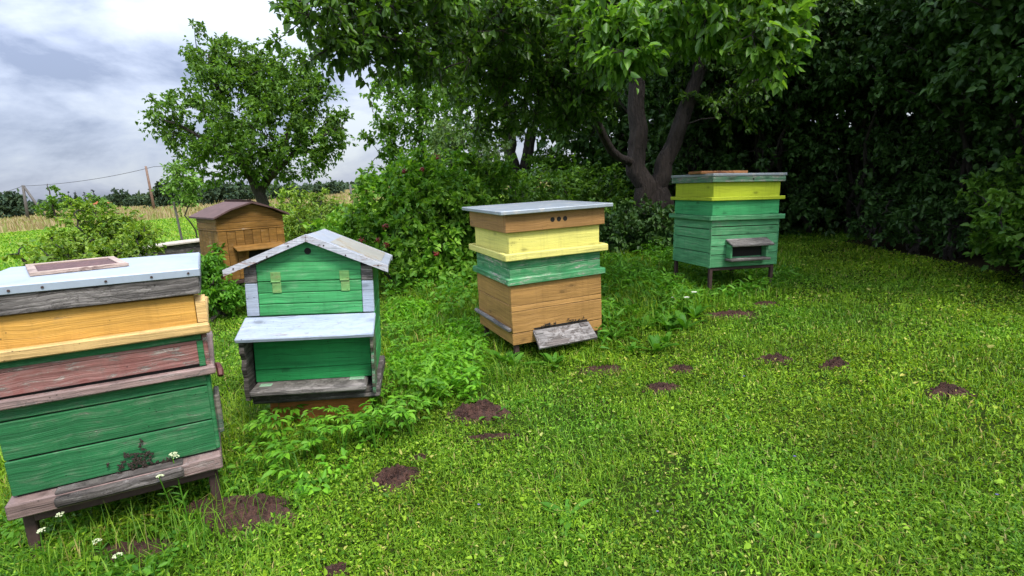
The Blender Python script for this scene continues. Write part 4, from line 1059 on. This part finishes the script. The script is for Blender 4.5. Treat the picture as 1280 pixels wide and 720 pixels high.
# dark lilac hedge on the right and behind the far hive
HB = [((5.55, 3.9), 'lilac bush at the right edge, nearest of the dark hedge'), ((5.75, 5.3), 'tall lilac bush of the dark hedge, second along its right side'), ((5.95, 6.7), 'tall lilac bush of the dark hedge before its corner'),
      ((5.5, 8.3), 'lilac bush in the deep corner of the dark hedge'), ((4.3, 9.0), 'lilac bush behind and right of the long-legged hive'), ((3.2, 9.9), 'lilac bush right behind the long-legged hive')]
for (x, y), lab in HB:
    h = RNG.uniform(3.7, 4.6); ux, uy = (-.75, -.2) if x > 5.4 else (-.2, -.75)
    lbs = [(x, y, h*.72, 1.15, 1.1, .95), (x+ux*.5, y+uy*.5, h*.58, 1.1, 1.0, .7), (x+ux, y+uy, h*.72, .9, .9, .6), (x+ux*.8, y+uy*.8, h*.92, .8, .8, .5), (x+ux*1.7, y+uy*1.7, h*.85, .75, .75, .4, .7), (x+.15, y+.1, h*.3, .95, .95, .7), (x+.1, y+.1, .45, .85, .85, .4, .8)]
    base = np.array([x+.2, y+.2, 0]); limbs = []
    for k in range(7):
        tip = np.array([x, y, 0])+RNG.normal(0, .55, 3)*[1, 1, 0]+[0, 0, RNG.uniform(.5, .9)*h]; b = base+RNG.normal(0, .18, 3)*[1, 1, 0]
        limbs.append(([b, b*.6+tip*.4+[0, 0, .2], tip], .045, .012))
    tree('lilac_bush', lab, 'bush', base, limbs, lbs, 430, .3, .085, M['lilac'], M['bark_dark'], 'lilac bushes of the dark hedge', 6, 9, .68, .55, .45)
for (x, y), lab in (((7.6, 6), 'dark tree added to shade the right hedge, nearer one'), ((7.3, 9.5), 'dark tree backing the hedge corner'), ((4.9, 11.6), 'dark tree behind the hedge right of the long-legged hive'), ((2.6, 12.2), 'dark tree behind the forked trunk'), ((7.4, 3.2), 'dark tree beyond the right edge of the hedge'), (tuple(at(1028, 160, 10.2)[:2]), 'dark tree right behind the hedge bushes of the corner'), (tuple(at(1150, 110, 9.5)[:2]), 'dark tree close behind the tallest right hedge bushes'), ((6.2, 13.2), 'dark tree far behind the hedge corner'), ((4.0, 14.5), 'dark tree far behind the long-legged hive')):
    base = np.array([x, y, 0]); tree('hedge_tree', lab, 'tree', base, [([base, base+[.1, 0, 2], base+[0, .1, 4.2]], .16, .05)],
         [(x, y, 4.2, 1.7, 1.7, 1.4), (x-.3, y-.4, 2.6, 1.6, 1.4, 1.1), (x, y, 1.1, 1.5, 1.4, .9), (x, y, 5.8, 1.6, 1.6, 1.3), (x, y, .5, 1.5, 1.4, .5)], 360, .5, .16, M['lilac'], M['bark_dark'], 'dark trees behind the hedge', 6, 8, .7, .5)  # tall upper crowns out of view, raised to add shade over hedge and lawn
shrub('bramble_bush', 'lower leafy bush in front of the hedge at the right edge', [(4.75, 4.75, .55, .45, .5, .4), (4.6, 4.2, .4, .35, .4, .32), (4.95, 5.2, .7, .4, .4, .4)], 150, .16, .07, M['back'], None, 8, 6, 8, .6, .4)
for (px, py), lab in (((1090, 312), 'thin sapling shoot at the foot of the dark hedge'), ((1180, 325), 'leafy shoot at the foot of the hedge near the right edge'), ((1140, 318), 'broad-leaved shoot in the dark middle of the hedge foot')):
    c = gnd(px, py); shrub('hedge_shoot', lab, [(c[0], c[1], .35, .3, .3, .28), (c[0]+.15, c[1]+.1, .6, .2, .2, .2)], 16, .15, .07, M['lilac'], 'shoots at the foot of the hedge', 4, 5, 8, .6, .2)

# far trees
def far_tree(px, py_top, Y, wpx, label, mat='far', name='field_tree', group='distant trees along the meadow', n=46, spruce=False):
    top = at(px, py_top, Y); b = np.array([top[0], top[1], 0]); h = top[2]; w = wpx/F_PX*Y/2
    if spruce:
        lbs = [(b[0], b[1], h*f, w*(1.05-f), w*(1.05-f), h*.09) for f in (.2, .35, .5, .65, .8, .92)]
    else:
        lbs = [(b[0], b[1], h*.62, w*.8, w*.8, h*.34), (b[0]-w*.4, b[1], h*.45, w*.6, w*.6, h*.3), (b[0]+w*.4, b[1], h*.5, w*.6, w*.6, h*.32), (b[0], b[1], h*.2, w*.7, w*.7, h*.18)]
    tree(name, label, 'tree', b, [([b, b+[0, 0, h*.5], b+[0, 0, h*.9]], max(.05, .03*h), .02)], lbs, n, max(w*.28, .1), max(w*.16, .06), M[mat], M['bark_dark'], group, 6, 7, .7, .3, branches=False)
far_tree(5, 238, 70, 60, 'dark bushy tree at the left edge of the meadow')
far_tree(58, 224, 42, 40, 'light airy tree behind the braced pole', 'back', n=26)
far_tree(112, 240, 45, 46, 'low yellow green tree left of the round dark one', 'back', n=30)
far_tree(145, 233, 110, 26, 'round dark tree left of the brown pole')
for px, pt_, k in ((74, 238, 'leftmost'), (84, 236, 'second'), (93, 235, 'third'), (104, 236, 'fourth'), (115, 234, 'rightmost')):
    far_tree(px, pt_, 150, 10, k+' of the five dark spruces far behind the airy tree', 'spruce', 'spruce_tree', 'far spruces', 40, True)
far_tree(205, 226, 75, 60, 'dark tree right behind the brown pole')
far_tree(235, 232, 80, 50, 'dark tree behind the staked sapling')
far_tree(270, 225, 70, 50, 'dark tree left behind the lone fruit tree')
far_tree(305, 228, 75, 60, 'dark tree straight behind the lone fruit tree trunk')
far_tree(360, 232, 70, 50, 'dark tree right behind the lone fruit tree')
far_tree(408, 228, 80, 42, 'round dark tree right of the lone fruit tree')
far_tree(460, 227, 90, 22, 'small round tree right of the thin grey post')
far_tree(172, 246, 110, 40, 'low dark tree between the round tree and the brown pole')
n = 6500; a = np.radians(RNG.uniform(-62, 10, n)); r = RNG.uniform(200, 260, n); x, y = r*np.sin(a), r*np.cos(a)
hh = 2.6+2.4*noise2(a*57, a*0, .35, 3)+1.2*noise2(a*57, a*0, 1.3, 4)
P = np.stack([x, y, RNG.random(n)*np.maximum(hh, 2.5)], 1); Lf = RNG.uniform(1.2, 2.6, n)
tag(quads_mesh('distant_wood', leaf_patches(P, rdir(n), rdir(n), Lf, Lf*.8), 6, LEAFQ, M['far']), 'far dark wood along the horizon', 'wood', kind='stuff')

# poles, wires, far house
c = at(193, 262, 55); top = at(192, 207, 55)
pl = MB().tube([(0, 0, -.1), (0, 0, top[2]*.5), (0, 0, top[2])], [.13, .12, .1], 10).build('utility_pole', M['pole'], smooth=True); pl.location = (c[0], c[1], 0); tag(pl, 'brown wooden utility pole in the meadow', 'utility pole')
c2 = at(36, 262, 58); t2 = at(36, 231, 58); br = empty('braced_utility_pole', (c2[0], c2[1], 0)); tag(br, 'grey utility pole with a slanting brace at the far left', 'utility pole')
MB().tube([(-.35, 0, -.1), (0, 0, t2[2])], [.15, .12], 9).build('pole', M['pole_grey'], br, True)
MB().tube([(1.5, .3, -.1), (.05, 0, t2[2]-.05)], [.14, .11], 9).build('brace', M['pole_grey'], br, True)
def wire(p0, p1, sag, lab):
    p0, p1 = np.array(p0), np.array(p1); tt = np.linspace(0, 1, 24)[:, None]; P = p0*(1-tt)+p1*tt; P[:, 2] -= sag*4*(tt*(1-tt))[:, 0]
    o = MB().tube(P, [.022]*24, 5).build('power_line', M['wire']); tag(o, lab, 'cable', 'power lines over the meadow')
wire((top[0], top[1], top[2]-.1), (c2[0], c2[1], t2[2]-.08), .35, 'thin black cable from the brown pole to the braced pole')
wire((top[0], top[1], top[2]-.1), tuple(at(330, 188, 50)), .3, 'thin black cable leaving the brown pole to the right')
wire((c2[0], c2[1], t2[2]-.08), tuple(at(-90, 262, 70)), .3, 'thin black cable leaving the braced pole to the left')
c = at(440, 250, 45); tp = at(440, 231, 45); o = MB().tube([(0, 0, -.05), (0, 0, tp[2])], [.1, .09], 8).build('meadow_post', M['pole_grey'], smooth=True); o.location = (c[0], c[1], 0); tag(o, 'thin grey post in the meadow right of the lone fruit tree', 'post')
c = at(129, 258, 150); hs = empty('farm_house', (c[0], c[1], 0), (0, 0, R_(25))); tag(hs, 'tiny far house with an orange roof above the meadow', 'house')
MB().box(-1.9, 1.9, -1.4, 1.4, 0, 1.3, .02).build('wall', plain_mat('house wall', (.5, .4, .3)), hs)
MB().prism([(-2.1, 1.31), (2.1, 1.31), (0, 2.5)], -1.6, 1.6).build('roof', plain_mat('orange roof', (.5, .16, .07)), hs)

# ------------------------------------------------------------------ sky and sun
SUN_EL, SUN_AZ = R_(54), R_(142)      # azimuth clockwise from +Y (north); behind the camera on the right
w = bpy.data.worlds.new('World'); sc.world = w; w.use_nodes = True
T = w.node_tree; N_ = T.nodes; Lk = T.links; bg = N_['Background']
sky = N_.new('ShaderNodeTexSky'); sky.sky_type = 'NISHITA'; sky.sun_disc = False; sky.sun_elevation = SUN_EL; sky.sun_rotation = SUN_AZ
tc = N_.new('ShaderNodeTexCoord'); sp = N_.new('ShaderNodeSeparateXYZ'); Lk.new(tc.outputs['Generated'], sp.inputs[0])
def mth(op, a, b=0.0, c=None):
    n = N_.new('ShaderNodeMath'); n.operation = op
    for s_, v in zip(n.inputs, (a, b) if c is None else (a, b, c)):
        if isinstance(v, (int, float)): s_.default_value = v
        else: Lk.new(v, s_)
    return n.outputs[0]
mp_ = N_.new('ShaderNodeMapping'); mp_.inputs['Scale'].default_value = (1, 1, 2.3); mp_.inputs['Location'].default_value = (CLOUD_SEED, CLOUD_SEED*.37, 0)
Lk.new(tc.outputs['Generated'], mp_.inputs['Vector'])
def nz(scale, det, ro, dist):
    n = N_.new('ShaderNodeTexNoise'); n.inputs['Scale'].default_value = scale; n.inputs['Detail'].default_value = det; n.inputs['Roughness'].default_value = ro; n.inputs['Distortion'].default_value = dist
    Lk.new(mp_.outputs[0], n.inputs['Vector']); return n.outputs['Fac']
cl = mth('ADD', mth('MULTIPLY', nz(3.1, 9, .55, .35), .72), mth('MULTIPLY', nz(8.5, 7, .6, .3), .28))
rp = N_.new('ShaderNodeValToRGB'); e = rp.color_ramp.elements; e[0].position = .4; e[0].color = (.3, .35, .5, 1); e[1].position = .59; e[1].color = (.76, .82, .9, 1)
em = e.new(.485); em.color = (.52, .58, .74, 1)
Lk.new(cl, rp.inputs[0])
mx = N_.new('ShaderNodeMix'); mx.data_type = 'RGBA'; mx.inputs[0].default_value = .9
sc_ = N_.new('ShaderNodeVectorMath'); sc_.operation = 'SCALE'; sc_.inputs[3].default_value = CLOUD_LUM; Lk.new(rp.outputs[0], sc_.inputs[0])
Lk.new(sky.outputs[0], mx.inputs[6]); Lk.new(sc_.outputs[0], mx.inputs[7])
# an overcast sky is brighter overhead than at the horizon
zen = mth('ADD', 1.0, mth('MULTIPLY', mth('POWER', mth('MAXIMUM', sp.outputs[2], 0.0), 1.3), ZENITH))
sc2 = N_.new('ShaderNodeVectorMath'); sc2.operation = 'SCALE'; Lk.new(mx.outputs[2], sc2.inputs[0]); Lk.new(zen, sc2.inputs[3])
Lk.new(sc2.outputs[0], bg.inputs[0]); bg.inputs[1].default_value = .1

sl = bpy.data.lights.new('sun', 'SUN'); sl.energy = SUN_E; sl.angle = R_(14); sl.color = (1, .95, .86)
so = bpy.data.objects.new('sun', sl); COL.objects.link(so); so.location = (3, -5, 12)
sv = Vector((math.sin(SUN_AZ)*math.cos(SUN_EL), math.cos(SUN_AZ)*math.cos(SUN_EL), math.sin(SUN_EL)))
so.rotation_euler = sv.to_track_quat('Z', 'Y').to_euler()

sc.view_settings.view_transform = 'Standard'; sc.view_settings.look = 'None'; sc.view_settings.gamma = 1; sc.view_settings.exposure = EXPOSURE
sc.view_settings.use_curve_mapping = False
sc.cycles.max_bounces = 6; sc.cycles.diffuse_bounces = 3; sc.cycles.glossy_bounces = 2; sc.cycles.transmission_bounces = 4; sc.cycles.transparent_max_bounces = 4
sc.cycles.use_denoising = True
try: sc.cycles.denoiser = 'OPENIMAGEDENOISE'
except Exception: pass
